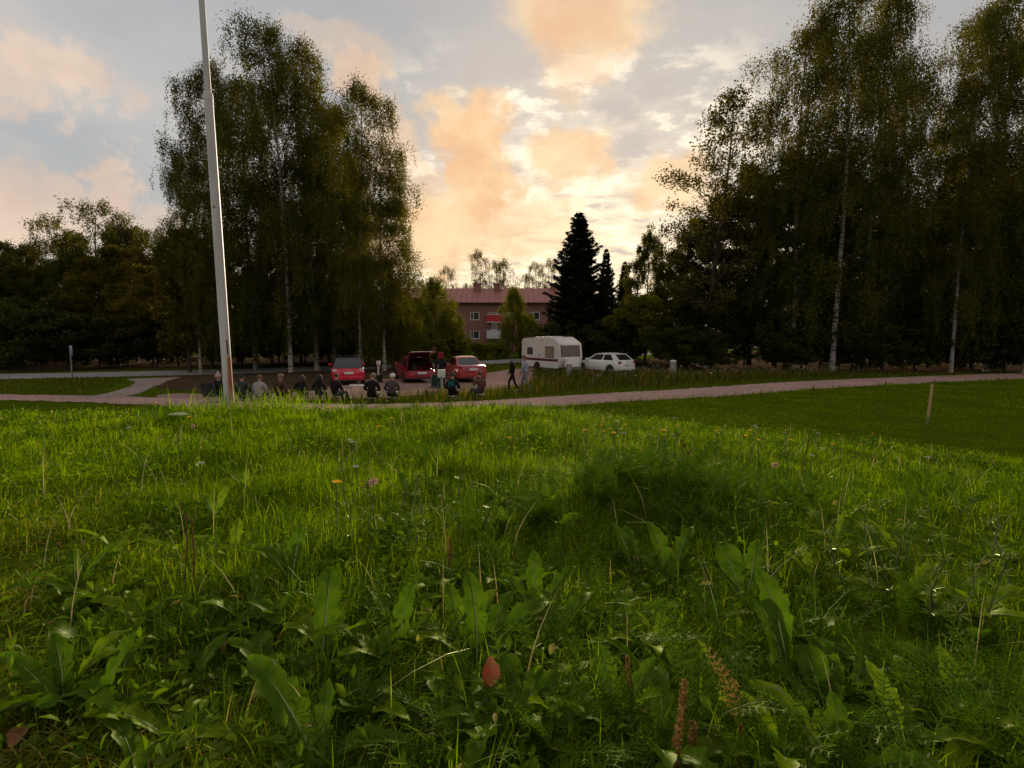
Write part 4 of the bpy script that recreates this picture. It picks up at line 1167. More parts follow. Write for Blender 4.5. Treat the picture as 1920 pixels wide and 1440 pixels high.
def skin_body(name, J, edges, rad, mats, region, extras):
    me = bpy.data.meshes.new(name + "_cage")
    keys = list(J)
    me.from_pydata([J[k_] for k_ in keys], [(keys.index(a), keys.index(b)) for a, b in edges], [])
    o = bpy.data.objects.new(name + "_cage", me); COL.objects.link(o)
    md = o.modifiers.new("skin", 'SKIN'); md.use_smooth_shade = True; md.branch_smoothing = .4
    o.modifiers.new("sub", 'SUBSURF').levels = 2
    o.modifiers["sub"].render_levels = 2
    sv = me.skin_vertices[0].data
    for i, k_ in enumerate(keys):
        r_ = rad[k_]; sv[i].radius = (r_, r_) if not isinstance(r_, tuple) else r_
        sv[i].use_root = (k_ == 'pelvis')
    dg = bpy.context.evaluated_depsgraph_get()
    ev = o.evaluated_get(dg)
    m2 = bpy.data.meshes.new_from_object(ev, depsgraph=dg)
    bpy.data.objects.remove(o, do_unlink=True)
    # add hands' fingers, nose, ears, eyes into the same mesh
    m2.materials.clear()
    for m in mats: m2.materials.append(m)
    bm = bmesh.new(); bm.from_mesh(m2)
    seg = [(np.array(J[a]), np.array(J[b]), region[(a, b)]) for a, b in edges]
    for f in bm.faces:
        c = np.array(f.calc_center_median()); best = (9e9, 0)
        for a, b, rg in seg:
            t = np.clip(np.dot(c - a, b - a) / (np.dot(b - a, b - a) + 1e-9), 0, 1)
            dd = np.linalg.norm(c - a - t * (b - a))
            if dd < best[0]: best = (dd, rg)
        f.material_index = best[1]; f.smooth = True
    for (mb_, mi) in extras:
        vs_ = [bm.verts.new(p) for p in mb_.v]
        for f in mb_.f:
            try:
                ff = bm.faces.new([vs_[i] for i in f]); ff.material_index = mi; ff.smooth = True
            except ValueError: pass
    bm.to_mesh(m2); bm.free()
    return m2

def person(label, px, Y, rz, pose='sit', top='black', legs='jeans', hair='dark', hat=None, shoe='shoe', longhair=False, bulk=1.0, scale=1.0, hand_up=False, turn=0.0, hood=None, panel=None, group=None, z=0.0, cat="person"):
    if pose == 'sit': Y = Y - .7
    x = at_depth(px, Y, 720)
    root = empty("person", (x, Y, LOW + .012 + z), rz)
    root.scale = (scale,) * 3
    if pose == 'sit': root.rotation_euler = (-random.uniform(-.03, .12), random.uniform(-.09, .09), rz)
    tag(root, label, cat, group)
    J = {}
    if pose == 'sit':
        p0 = .29
        J.update(pelvis=(0, -.02, p0), spine=(0, -.03, p0 + .20), chest=(0, .02, p0 + .40), neck=(0, .07, p0 + .555), h0=(0, .09, p0 + .63), h1=(0, .095, p0 + .715), h2=(0, .085, p0 + .80))
        for s_, n in ((1, 'R'), (-1, 'L')):
            J['sh' + n] = (s_ * .175, .03, p0 + .47); J['el' + n] = (s_ * .285, .06, p0 + .22); J['wr' + n] = (s_ * .17, .29, p0 + .17); J['ha' + n] = (s_ * .13, .37, p0 + .16)
            J['hip' + n] = (s_ * .10, .05, p0 - .01); J['kn' + n] = (s_ * .15, .44, p0 + .10); J['an' + n] = (s_ * .15, .52, .09); J['to' + n] = (s_ * .16, .68, .045)
        if hand_up: J['elL'] = (-.27, .16, p0 + .28); J['wrL'] = (-.14, .27, p0 + .50); J['haL'] = (-.08, .25, p0 + .58)
    else:
        st = {'stand': 0.0, 'walk': 1.0, 'lean': 0.0}[pose]; ln = .22 if pose == 'lean' else .03
        J.update(pelvis=(0, 0, .96), spine=(0, ln * .35, 1.14), chest=(0, ln * .75, 1.33), neck=(0, ln + .02, 1.50), h0=(0, ln + .05, 1.57), h1=(0, ln + .06, 1.665), h2=(0, ln + .045, 1.745))
        for s_, n in ((1, 'R'), (-1, 'L')):
            k_ = s_ * st
            J['sh' + n] = (s_ * .185, ln * .9, 1.415); J['el' + n] = (s_ * .245, ln * .8 - .02 + .04 * -k_, 1.14); J['wr' + n] = (s_ * .23, ln + .05 - .08 * k_, .90); J['ha' + n] = (s_ * .225, ln + .07 - .09 * k_, .81)
            if pose == 'lean': J['el' + n] = (s_ * .25, .25, 1.13); J['wr' + n] = (s_ * .15, .46, 1.05); J['ha' + n] = (s_ * .13, .54, 1.04)
            J['hip' + n] = (s_ * .095, 0, .92); J['kn' + n] = (s_ * .10, .04 + .17 * k_, .50); J['an' + n] = (s_ * .10, -.02 + (.22 if k_ > 0 else .30) * k_, .09 + (.07 if k_ < 0 else 0)); J['to' + n] = (s_ * .11, .14 + .24 * k_, .045 + (.0 if k_ >= 0 else .02))
    b = bulk
    rad = dict(pelvis=.135 * b, spine=.125 * b, chest=.145 * b, neck=.055, h0=.072, h1=.092, h2=.058)
    for n in 'RL': rad.update({'sh' + n: .072 * b, 'el' + n: .052 * b, 'wr' + n: .034, 'ha' + n: .036, 'hip' + n: .088 * b, 'kn' + n: .062, 'an' + n: .043, 'to' + n: .036})
    edges = [('pelvis', 'spine'), ('spine', 'chest'), ('chest', 'neck'), ('neck', 'h0'), ('h0', 'h1'), ('h1', 'h2')]
    region = {edges[0]: 1, edges[1]: 1, edges[2]: 1, edges[3]: 0, edges[4]: 0, edges[5]: 0}
    for n in 'RL':
        for a, b_, rg in (('chest', 'sh', 1), ('sh', 'el', 1), ('el', 'wr', 1), ('wr', 'ha', 0), ('pelvis', 'hip', 2), ('hip', 'kn', 2), ('kn', 'an', 2), ('an', 'to', 3)):
            e = (a + (n if a not in ('chest', 'pelvis') else ''), b_ + n); edges.append(e); region[e] = rg
    extras = []
    for n, s_ in (('R', 1), ('L', -1)):
        h, wv = Vector(J['ha' + n]), Vector(J['wr' + n]); d = (h - wv).normalized(); side = d.cross(Vector((0, 0, 1))).normalized()
        if side.length < .1: side = Vector((1, 0, 0))
        dn = d.cross(side)
        if dn.z > 0: dn = -dn
        fb = MB()
        for q, (o_, l_) in enumerate(((-.026, .062), (-.009, .075), (.009, .07), (.026, .055))):
            p0_ = h + side * o_ + d * .012
            fb.tube([p0_, p0_ + d * l_ * .55, p0_ + d * l_ * .85 + dn * l_ * .35], [.0095, .0085, .006], 6)
        t0 = wv.lerp(h, .6) - side * s_ * .028
        fb.tube([t0, t0 - side * s_ * .022 + d * .03, t0 - side * s_ * .02 + d * .058], [.012, .0105, .007], 6)
        extras.append((fb, 0))
    hc = Vector(J['h1'])
    fm = MB(); fm.add([(hc.x - .014, hc.y + .085, hc.z - .03), (hc.x + .014, hc.y + .085, hc.z - .03), (hc.x, hc.y + .118, hc.z - .028), (hc.x, hc.y + .085, hc.z + .022)], [(0, 1, 2), (1, 3, 2), (3, 0, 2)])
    for s_ in (-1, 1): fm.ell((hc.x + s_ * .088, hc.y + .0, hc.z - .01), (.012, .022, .032), 8, 5)
    extras.append((fm, 0))
    em = MB()
    for s_ in (-1, 1): em.ell((hc.x + s_ * .032, hc.y + .083, hc.z + .012), (.013, .008, .008), 8, 5)
    em.ell((hc.x, hc.y + .078, hc.z - .062), (.024, .008, .006), 8, 5)
    extras.append((em, 4))
    me = skin_body("person", J, edges, rad, [M['skin'], CL[top], CL[legs], CL[shoe], HAIR['dark']], region, extras)
    obj("body", me, root)
    # hair, hat, hood
    c = (hc.x, hc.y - .012, hc.z + .028)
    def cap_shape(rx, ry, rz_, cut_face=True, down=0.0):
        m = MB(); nA, nB = 14, 8; rows = []
        for i in range(nB + 1):
            a = (math.pi * .60) * i / nB
            for j in range(nA):
                t = 2 * math.pi * j / nA
                yy = math.sin(a) * math.sin(t)
                zz = math.cos(a)
                fr_ = max(0, math.sin(t))
                if cut_face and i > 3: zz = max(zz, .10 + .35 * fr_ - .75 * (1 - fr_))
                m.v.append((c[0] + rx * math.sin(a) * math.cos(t), c[1] + ry * yy, c[2] + rz_ * zz - (down * max(0, -math.sin(t)) * (i / nB) ** 2)))
        for i in range(nB):
            for j in range(nA):
                m.f.append([i * nA + j, i * nA + (j + 1) % nA, (i + 1) * nA + (j + 1) % nA, (i + 1) * nA + j]); m.m.append(0)
        return m
    if hood:
        hd_ = MB(); hd_.ell((c[0], c[1] - .015, c[2] - .01), (.128, .135, .15), 14, 9)
        hd_.tube([(c[0], c[1] - .02, c[2] - .20), (c[0], c[1] - .02, c[2] - .08)], [.15, .11], 12)
        hd_.build("hood", CL[hood], root, smooth=True)
    else:
        cap_shape(.101, .112, .105).build("hair", HAIR[hair], root, smooth=True)
        if longhair:
            m = MB()
            for j in range(9):
                t = math.pi * (1.0 + j / 8)
                p = Vector((c[0] + .095 * math.cos(t), c[1] + .10 * math.sin(t), c[2] + .03))
                m.tube([p, p + Vector((.012 * math.cos(t), -.012, -.13)), p + Vector((.02 * math.cos(t), -.045, -.27 - .03 * (j % 3)))], [.035, .04, .018], 6)
            m.build("long_hair", HAIR[hair], root, smooth=True)
    if hat:
        m = cap_shape(.112, .122, .118, True)
        ho = m.build("hat", HAIR[hat[0]], root, smooth=True)
        if hat[1] == 'beanie':
            MB().ell((c[0], c[1] - .01, c[2] + .145), (.042, .042, .040), 10, 7).build("pompom", HAIR['white'], ho, smooth=True)
            MB().lathe([(.115, 0), (.120, .02), (.115, .045)], 16, (c[0], c[1], c[2] + .005)).build("brim", HAIR[hat[0]], ho, smooth=True)
        else:
            MB().add([(c[0] - .075, c[1] + .09, c[2] + .045), (c[0] + .075, c[1] + .09, c[2] + .045), (c[0] + .05, c[1] + .19, c[2] + .025), (c[0] - .05, c[1] + .19, c[2] + .025),
                      (c[0] - .075, c[1] + .09, c[2] + .053), (c[0] + .075, c[1] + .09, c[2] + .053), (c[0] + .05, c[1] + .19, c[2] + .032), (c[0] - .05, c[1] + .19, c[2] + .032)],
                     [(0, 3, 2, 1), (4, 5, 6, 7), (0, 1, 5, 4), (1, 2, 6, 5), (2, 3, 7, 6), (3, 0, 4, 7)]).build("visor", HAIR[hat[0]], ho)
    ch = Vector(J['chest']); nk = Vector(J['neck'])
    if not hood:   # collar
        MB().tube([nk + Vector((0, -.012, -.075)), nk + Vector((0, 0, .012))], [.088 * bulk, .070], 14, cap=False).build("collar", CL[top], root, smooth=True)
    if panel:
        m = MB()
        for i in range(4):
            for j in range(5):
                u = (-1 + j * .5) * (.13 if i else .16); vz = ch.z - .10 + i * .07
                m.v.append((u, ch.y - .150 * bulk - .012 + .25 * u * u / .16, vz))
        m.f = [[i * 5 + j, i * 5 + j + 1, i * 5 + j + 6, i * 5 + j + 5] for i in range(3) for j in range(4)]; m.m = [0] * len(m.f)
        m.build("back_panel", CL[panel], root, smooth=True)
    if turn:
        pass
    return root

GS = "people sitting in a row at the edge of the lot"
person("person in black coat and pale pompom beanie, partly behind the flagpole", 407, 21.0, -.15, 'sit', 'black', 'jeans', 'blond', ('pink', 'beanie'), bulk=1.2, group=GS)
person("person in dark slate hoodie sitting just right of the flagpole", 453, 20.6, .1, 'sit', 'slate', 'jeans', 'dark', bulk=1.38, group=GS)
person("person in light grey sweater with short reddish hair, sitting", 486, 20.6, -.1, 'sit', 'lightgrey', 'jeans', 'ginger', bulk=1.38, group=GS)
person("person in dark brown jacket and tan cap, sitting", 522, 21.0, -.35, 'sit', 'brownjacket', 'black', 'blond', ('tan', 'cap'), bulk=1.3, group=GS)
person("first of two long-haired people in black, next to the tan cap", 562, 21.4, .1, 'sit', 'black', 'black', 'brown', longhair=True, bulk=1.08, scale=.94, group=GS)
person("second long-haired person in black, next to the short-haired man", 596, 21.4, .0, 'sit', 'black', 'jeans', 'dark', longhair=True, bulk=1.05, scale=.94, group=GS)
person("short-haired person in black jacket in front of the red hatchback, head turned", 628, 21.2, -.5, 'sit', 'black', 'jeans', 'brown', bulk=1.25, group=GS)
person("broad person in black jacket with blond hair, sitting beside the white cap", 695, 20.9, .1, 'sit', 'black', 'black', 'blond', bulk=1.3, scale=1.04, group=GS)
person("person in dark grey jacket and white cap, sitting", 733, 21.2, .15, 'sit', 'darkgrey', 'black', 'dark', ('white', 'cap'), bulk=1.3, group=GS)
person("person in black jacket with a teal back panel, sitting by the white box post", 848, 21.6, -.1, 'sit', 'black', 'black', 'dark', panel='teal', bulk=1.35, hand_up=False, group=GS)
person("person in rust brown jacket raising a hand to the mouth, sitting alone", 901, 22.2, .75, 'sit', 'rust', 'jeans', 'dark', hand_up=True, bulk=1.25, group=GS)
person("person in red hood and black jacket standing at the open tailgate", 829, 25.0, .35, 'lean', 'black', 'black', 'dark', hood='red', bulk=1.15)
GW = "pair walking across the lot"
person("walking person in black with a dark cap", 961, 23.8, 1.35, 'walk', 'black', 'black', 'dark', ('black', 'cap'), shoe='paleshoe', bulk=1.1, scale=.94, group=GW)
person("walking person in pale lilac sweater and grey trousers", 985, 23.9, 1.15, 'walk', 'lilac', 'greytrousers', 'ginger', shoe='paleshoe', bulk=1.2, scale=.96, group=GW)

# ------------------------------------------------------------------ stools, chairs, posts and small things
M['stoolfabric'] = pmat("dark_stool_canvas", (.03, .032, .035), (.02, .02, .022), 12, .9)
M['greenfabric'] = pmat("dark_green_canvas", (.012, .030, .020), (.008, .022, .014), 12, .9)
def stool(px, Y, label):
    Y = Y - .7
    r_ = empty("camp_stool", (at_depth(px, Y, 720), Y - .02, LOW + .012), 0)
    tag(r_, label, "stool", "camp stools under the seated people")
    MB().box(-.19, .19, -.15, .17, .135, .16).build("seat", M['stoolfabric'], r_, bevel=.008)
    for sx in (-1, 1):
        for sy in (-1, 1):
            MB().tube([(sx * .18, sy * .14, .134), (sx * .18, -sy * .14, .0)], .010, 6).build("leg", M['steel'], r_)
for (px_, Y_, t_) in ((453, 20.6, "the dark slate hoodie"), (486, 20.6, "the light grey sweater"), (522, 21.0, "the tan cap"), (562, 21.4, "the first long-haired person"), (596, 21.4, "the second long-haired person"),
                      (628, 21.2, "the short-haired person with turned head"), (695, 20.9, "the broad blond person"), (733, 21.2, "the white cap"), (848, 21.6, "the teal-backed jacket"), (901, 22.2, "the rust brown jacket")):
    stool(px_, Y_, "low dark camp stool under " + t_)

def camp_chair(px, Y, rz, fab, label):
    r_ = empty("camping_chair", (at_depth(px, Y, 720), Y, LOW + .012), rz)
    tag(r_, label, "chair")
    MB().box(-.26, .26, -.22, .24, .24, .265).build("seat", M[fab], r_, bevel=.01)
    MB().add([(-.27, -.24, .27), (.27, -.24, .27), (.27, -.36, .80), (-.27, -.36, .80), (-.27, -.265, .27), (.27, -.265, .27), (.27, -.385, .80), (-.27, -.385, .80)],
             [(0, 1, 2, 3), (4, 7, 6, 5), (0, 4, 5, 1), (1, 5, 6, 2), (2, 6, 7, 3), (3, 7, 4, 0)]).build("backrest", M[fab], r_)
    for sx in (-1, 1):
        MB().tube([(sx * .29, -.36, .80), (sx * .29, -.24, .27), (sx * .29, .24, 0)], .013, 6).build("leg", M['steel'], r_)
        MB().tube([(sx * .29, .26, .46), (sx * .29, .25, .25), (sx * .29, -.26, 0)], .013, 6).build("leg", M['steel'], r_)
        MB().box(sx * .29 - .03, sx * .29 + .03, -.26, .27, .465, .485).build("armrest", M[fab], r_, bevel=.006)
camp_chair(399, 20.3, -.1, 'stoolfabric', "black folding chair of the beanie wearer, left of the flagpole")
camp_chair(815, 23.6, 2.9, 'greenfabric', "empty dark green folding chair beside the white box post")

M['postgrey'] = pmat("grey_post_paint", (.33, .33, .33), (.25, .25, .25), 5, .6)
M['boxwhite'] = pmat("weathered_white_box", (.66, .63, .61), (.55, .52, .50), 6, .55)
def box_post(px, Y, ph, bw, label, tilt=0.0, paint='postgrey'):
    r_ = empty("outlet_post", (at_depth(px, Y, 720), Y, LOW + .01), 0)
    r_.rotation_euler = (0, tilt, 0)
    tag(r_, label, "post", "outlet posts on the lot")
    MB().box(-.045, .045, -.03, .03, -.05, ph).build("post", M[paint], r_, bevel=.008)
    b = MB().box(-bw / 2, bw / 2, -.10, .08, ph - .03, ph + bw * 1.02).build("box", M['boxwhite'], r_, bevel=.025)
    MB().box(-bw / 2 + .02, bw / 2 - .02, -.112, -.101, ph + .0, ph + bw * .95).build("lid", M['boxwhite'], b, bevel=.004)
    MB().box(-.02, .02, -.125, -.113, ph + .03, ph + .06).build("lock", M['steel'], b)
box_post(828, 23.0, .78, .33, "white metal box on a grey post in front of the red-hooded person")
box_post(709, 29.5, .95, .20, "small white box on a slim white post beside the red hatchback", .05, 'boxwhite')

M['blackplastic'] = pmat("black_bucket_plastic", (.016, .016, .017), (.024, .024, .025), 8, .5)
r_ = empty("bucket", (at_depth(712, 28.8, 705), 28.8, LOW + .01)); tag(r_, "black round bucket below the slim white post", "bucket")
MB().lathe([(.13, 0), (.145, .01), (.19, .36), (.20, .36), (.20, .385), (.18, .385), (.135, .03)], 20).build("shell", M['blackplastic'], r_, angle=35)
MB().tube([(.195 * math.cos(t), 0, .37 + .20 * math.sin(t)) for t in np.linspace(0, math.pi, 11)], .006, 5).build("handle", M['steel'], r_)

r_ = empty("camp_table", (at_depth(668, 22.6, 728), 22.6, LOW + .01)); tag(r_, "small low pale table in front of the seated row", "table")
MB().box(-.30, .30, -.20, .20, .42, .45).build("tabletop", M['boxwhite'], r_, bevel=.006)
for sx in (-1, 1):
    for sy in (-1, 1): MB().tube([(sx * .26, sy * .16, .42), (sx * .28, sy * .19, 0)], .011, 6).build("leg", M['steel'], r_)
for (dx_, lb) in ((-.14, "white dish nearer the flagpole on the low table"), (.15, "white dish nearer the white cap on the low table")):
    tag(MB().lathe([(.06, 0), (.105, .028), (.11, .028), (.062, -.004)], 18, (at_depth(668, 22.6, 728) + dx_, 22.6, LOW + .466)).build("dish", M['white'], angle=40), lb, "dish", "dishes on the low table")
M['paper'] = pmat("pale_paper", (.62, .55, .44), (.50, .44, .35), 12, .8)
def bag(px, Y, w_, h_, label):
    r_ = MB()
    x, z = at_depth(px, Y, 730), LOW + .012
    r_.add([(x - w_, Y - .08, z), (x + w_, Y - .08, z), (x + w_, Y + .08, z), (x - w_, Y + .08, z), (x - w_ * 1.05, Y - .05, z + h_), (x + w_ * .9, Y - .06, z + h_ * .92), (x + w_ * 1.0, Y + .05, z + h_), (x - w_ * .95, Y + .06, z + h_ * .95),
            (x, Y - .07, z + h_ * .8), (x, Y + .07, z + h_ * .86)],
           [(0, 1, 5, 8, 4), (1, 2, 6, 5), (2, 3, 7, 9, 6), (3, 0, 4, 7), (0, 3, 2, 1)])
    tag(r_.build("paper_bag", M['paper']), label, "bag")
bag(713, 21.9, .11, .32, "pale paper bag standing between the broad blond person and the white cap")
bag(722, 21.7, .09, .16, "crumpled pale paper bag lying behind the white cap")
r_ = empty("food_tray", (at_depth(797, 23.9, 728), 23.9, LOW + .01), .3); tag(r_, "pale tray with food on the gravel beside the green chair", "tray")
MB().lathe([(.15, 0), (.22, .05), (.225, .05), (.155, -.0)], 16).build("dish", M['paper'], r_, angle=40)
for q in range(5): MB().ell((.09 * math.cos(q * 1.3), .09 * math.sin(q * 1.3), .05), (.05, .04, .03), 8, 5).build("food", M['curtainwin'], r_, smooth=True)

def bin_(px, Y, r0, h, mat, label):
    r_ = empty("litter_bin", (at_depth(px, Y, 690), Y, LOW)); tag(r_, label, "bin")
    MB().lathe([(r0 * .92, 0), (r0, .03), (r0, h - .05), (r0 * 1.04, h - .05), (r0 * 1.04, h)], 20).build("drum", M[mat], r_, angle=35)
    MB().lathe([(r0 * 1.06, h + .002), (r0 * 1.06, h + .03), (r0 * .7, h + .08), (.03, h + .10)], 20).build("lid", M['boxwhite'], r_, angle=35)
bin_(1067, 33.0, .19, .78, 'postgrey', "grey round bin in the grass before the caravan's gas locker")
bin_(1262, 33.5, .20, .92, 'postgrey', "grey round bin standing alone in the dry flowers")

# road sign at the left, seen nearly edge on
r_ = empty("road_sign", (at_depth(134, 31.5, 690), 31.5, LOW), 2.08); tag(r_, "thin grey road sign post by the road, seen edge on", "sign")
M['signblue'] = pmat("blue_sign_sheet", (.03, .08, .25), (.02, .06, .2), 4, .4)
MB().tube([(0, 0, -.1), (0, 0, 2.0)], .035, 10).build("pole", M['steel'], r_, angle=40)
MB().box(-.30, .30, -.052, -.040, 1.38, 1.98).build("sign_plate", M['signblue'], r_, bevel=.004)
MB().box(-.30, .30, -.038, -.034, 1.38, 1.98).build("plate_back", M['steel'], r_)

# ------------------------------------------------------------------ flagpole and stake
def rust_mat():
    m, N, L = new_mat("flaking_white_pole_paint")
    tcn = N.new("ShaderNodeTexCoord"); sp = N.new("ShaderNodeSeparateXYZ"); L.new(tcn.outputs["Object"], sp.inputs[0])
    def nz(scale, st):
        mp = N.new("ShaderNodeMapping"); mp.inputs["Scale"].default_value = st; L.new(tcn.outputs["Object"], mp.inputs[0])
        n = N.new("ShaderNodeTexNoise"); n.inputs["Scale"].default_value = scale; n.inputs["Detail"].default_value = 6; L.new(mp.outputs[0], n.inputs["Vector"]); return n.outputs[0]
    def mr(v, a, b, c=0, d=1):
        n = N.new("ShaderNodeMapRange"); n.inputs[1].default_value = a; n.inputs[2].default_value = b; n.inputs[3].default_value = c; n.inputs[4].default_value = d; L.new(v, n.inputs[0]); return n.outputs[0]
    def mm(op, a, b):
        n = N.new("ShaderNodeMath"); n.operation = op; L.new(a, n.inputs[0])
        if isinstance(b, float): n.inputs[1].default_value = b
        else: L.new(b, n.inputs[1])
        return n.outputs[0]
    def mix(f, a, b):
        n = N.new("ShaderNodeMix"); n.data_type = 'RGBA'; L.new(f, n.inputs[0])
        for i, v in ((6, a), (7, b)):
            if isinstance(v, tuple): n.inputs[i].default_value = (*v, 1)
            else: L.new(v, n.inputs[i])
        return n.outputs[2]
    streak = nz(9, (1, 1, .12))
    base = mix(mr(streak, .38, .7), (.54, .51, .53), (.38, .36, .37))
    # rust runs down from the service slot on the right-hand flank and gathers at the foot
    side = mr(sp.outputs[0], .018, .040)
    below = mr(sp.outputs[2], .86, .78)
    fade = mr(sp.outputs[2], .0, .45, .35, 1.0)
    f = mm('MULTIPLY', mm('MULTIPLY', side, below), mm('MULTIPLY', fade, mr(streak, .28, .5)))
    c = mix(f, base, (.30, .075, .022))
    spots = mm('MULTIPLY', mr(nz(26, (1, 1, .6)), .66, .72), mr(sp.outputs[2], 3.2, .4, .15, 1.0))
    c = mix(spots, c, (.14, .05, .025))
    stain = mm('MULTIPLY', mr(nz(5, (1, 1, .3)), .5, .62), mr(sp.outputs[2], .7, .1))
    c = mix(mm('MULTIPLY', stain, .6), c, (.33, .27, .10))
    b = N.new("ShaderNodeBsdfPrincipled"); L.new(c, b.inputs["Base Color"]); b.inputs["Roughness"].default_value = .55
    o = N.new("ShaderNodeOutputMaterial"); L.new(b.outputs[0], o.inputs[0])
    return m
M['pole'] = rust_mat()
M['rustdark'] = pmat("dark_rusty_slot", (.05, .022, .014), (.12, .04, .018), 30, .9)
PY = 6.4
pxx = at_depth(430, PY, 752)
pole = empty("flagpole", (pxx, PY, float(ground(pxx, PY))), 0)
pole.rotation_euler = (R(.0), R(-.75), 0)
tag(pole, "tall white steel flagpole with rust running down from its service slot", "flagpole")
MB().lathe([(.057, -.25), (.057, .02), (.055, .9), (.051, 3.0), (.048, 3.85)], 28, ).build("lower_tube", M['pole'], pole, angle=40)
MB().lathe([(.049, 3.851), (.051, 3.87), (.051, 3.93), (.047, 3.95)], 28).build("collar", M['pole'], pole, angle=40)
MB().lathe([(.036, 3.951), (.033, 5.2), (.026, 8.2)], 24).build("upper_tube", M['pole'], pole, angle=40)
MB().ell((0, 0, 8.26), (.06, .06, .06), 14, 8).build("finial", M['pole'], pole, smooth=True)
mb = MB(); a0 = R(-38)
for i in range(5):
    t = a0 + R(-9 + 4.5 * i)
    for z_ in (.84, 1.0): mb.v.append((.0565 * math.cos(t), .0565 * math.sin(t), z_))
mb.f = [[2 * i, 2 * i + 2, 2 * i + 3, 2 * i + 1] for i in range(4)]; mb.m = [0] * 4
mb.build("service_slot", M['rustdark'], pole, smooth=True)
MB().box(.034, .050, -.048, -.036, 1.002, 1.018).build("slot_lip", M['rustdark'], pole)
MB().lathe([(.011, -.006), (.011, .006)], 10, (.010, -.0515, 2.62), 'y').build("bolt", M['rustdark'], pole)
MB().lathe([(.008, -.006), (.008, .006)], 10, (-.01, -.056, .30), 'y').build("bolt", M['rustdark'], pole)

sx_, sy_ = flat(1738, 797)
stake = empty("wooden_stake", (sx_, sy_, LOW), 0); stake.rotation_euler = (R(2), R(1.2), 0)
M['stakewood'] = pmat("raw_pine_stake", (.46, .33, .17), (.36, .25, .12), 10, .8, .2, stretch=(1, 1, .15))
M['stakebase'] = pmat("weathered_stake_foot", (.22, .20, .15), (.15, .14, .10), 10, .9)
tag(stake, "pale wooden marker stake standing on the mown lawn", "stake")
MB().box(-.033, .033, -.02, .02, .26, 1.25).build("shaft", M['stakewood'], stake, bevel=.004)
MB().box(-.032, .032, -.019, .019, -.1, .258).build("foot", M['stakebase'], stake, bevel=.004)

# ------------------------------------------------------------------ grass
M['grass'] = leaf_mat("meadow_grass_blades", (.115, .190, .002), (.200, .280, .003), .52, (1.65, 1.7, .4), .006, .4, c3=(.30, .24, .06), c3w=.03, nscale=1.3, ncol=(.066, .118, .002))
M['drygrass'] = leaf_mat("short_dry_grass", (.12, .15, .004), (.19, .20, .008), .45, (1.6, 1.5, .5), .012, .4, c3=(.40, .32, .10), c3w=.24)
M['lawn'] = leaf_mat("mown_lawn_blades", (.120, .185, .002), (.195, .260, .003), .5, (1.7, 1.6, .4), .004, .4, c3=(.22, .20, .04), c3w=.06, nscale=.7, ncol=(.085, .132, .003))
M['verge'] = leaf_mat("tall_verge_grass", (.036, .056, .003), (.080, .098, .006), .4, (1.6, 1.4, .5), .006, .4, c3=(.22, .16, .06), c3w=.20)
M['seedhead'] = leaf_mat("dry_seed_heads", (.24, .16, .08), (.36, .26, .14), .4, (1.2, 1.1, .9), .02, .6)
M['fluff'] = leaf_mat("pale_seed_fluff", (.50, .42, .34), (.66, .58, .50), .4, (1.1, 1.05, 1.0), .02, .6)
M['straw'] = leaf_mat("straw", (.34, .27, .12), (.46, .38, .19), .35, (1.2, 1.1, .9), .08, .4)

def blades(base, h, w, lean, segs, r, curl=1.0, az=None):
    """curved tapering blades; base (n,3)"""
    n = len(base)
    az = r.uniform(0, 2 * np.pi, n) if az is None else az
    d = np.stack([np.cos(az), np.sin(az), np.zeros(n)], 1)
    face = az + np.pi / 2 + r.normal(0, .5, n)
    s_ = np.stack([np.cos(face), np.sin(face), np.zeros(n)], 1)
    rows = []
    for i in range(segs + 1):
        t = i / segs
        out = lean * h * (t ** (1 + .8 * curl))
        up = h * (t - .42 * np.clip(lean, 0, 1.5) * curl * t * t)
        c = base + d * out[:, None]; c[:, 2] += up
        ww = w * (1 - t) ** .55 * (.75 + .5 * t * (1 - t) * 2)
        if i < segs:
            rows.append(c - s_ * (ww * .5)[:, None]); rows.append(c + s_ * (ww * .5)[:, None])
        else: rows.append(c)
    k_ = 2 * segs + 1
    V = np.stack(rows, 1).reshape(-1, 3)
    o = (np.arange(n) * k_)[:, None]
    quads = [np.concatenate([o + 2 * i, o + 2 * i + 1, o + 2 * i + 3, o + 2 * i + 2], 1) for i in range(segs - 1)]
    tri = np.concatenate([o + 2 * segs - 2, o + 2 * segs - 1, o + 2 * segs], 1)
    Q = np.stack(quads, 1).reshape(-1, 4) if quads else np.zeros((0, 4), int)
    return V, Q, tri

class Batch:
    def __init__(s): s.V = []; s.Q = []; s.T = []; s.qm = []; s.tm = []; s.n = 0
    def add(s, V, Q, T, mi=0):
        s.V.append(V)
        if len(Q): s.Q.append(np.asarray(Q) + s.n); s.qm.append(np.full(len(Q), mi))
        if len(T): s.T.append(np.asarray(T) + s.n); s.tm.append(np.full(len(T), mi))
        s.n += len(V)
    def mesh(s, name, mats):
        polys, mi = [], []
        if s.Q: polys.append(np.concatenate(s.Q)); mi.append(np.concatenate(s.qm))
        if s.T: polys.append(np.concatenate(s.T)); mi.append(np.concatenate(s.tm))
        return mesh_np(name, np.concatenate(s.V), polys, mats, mat_idx=np.concatenate(mi))

def sector(n, r0, r1, half, r, power=2.0):
    """points round the camera's foot, denser close by when power < 2"""
    u = r.uniform(0, 1, n); p = power
    rr = (r0 ** p + u * (r1 ** p - r0 ** p)) ** (1 / p)
    a = r.uniform(-half, half, n)
    return np.stack([rr * np.sin(a), rr * np.cos(a)], 1)

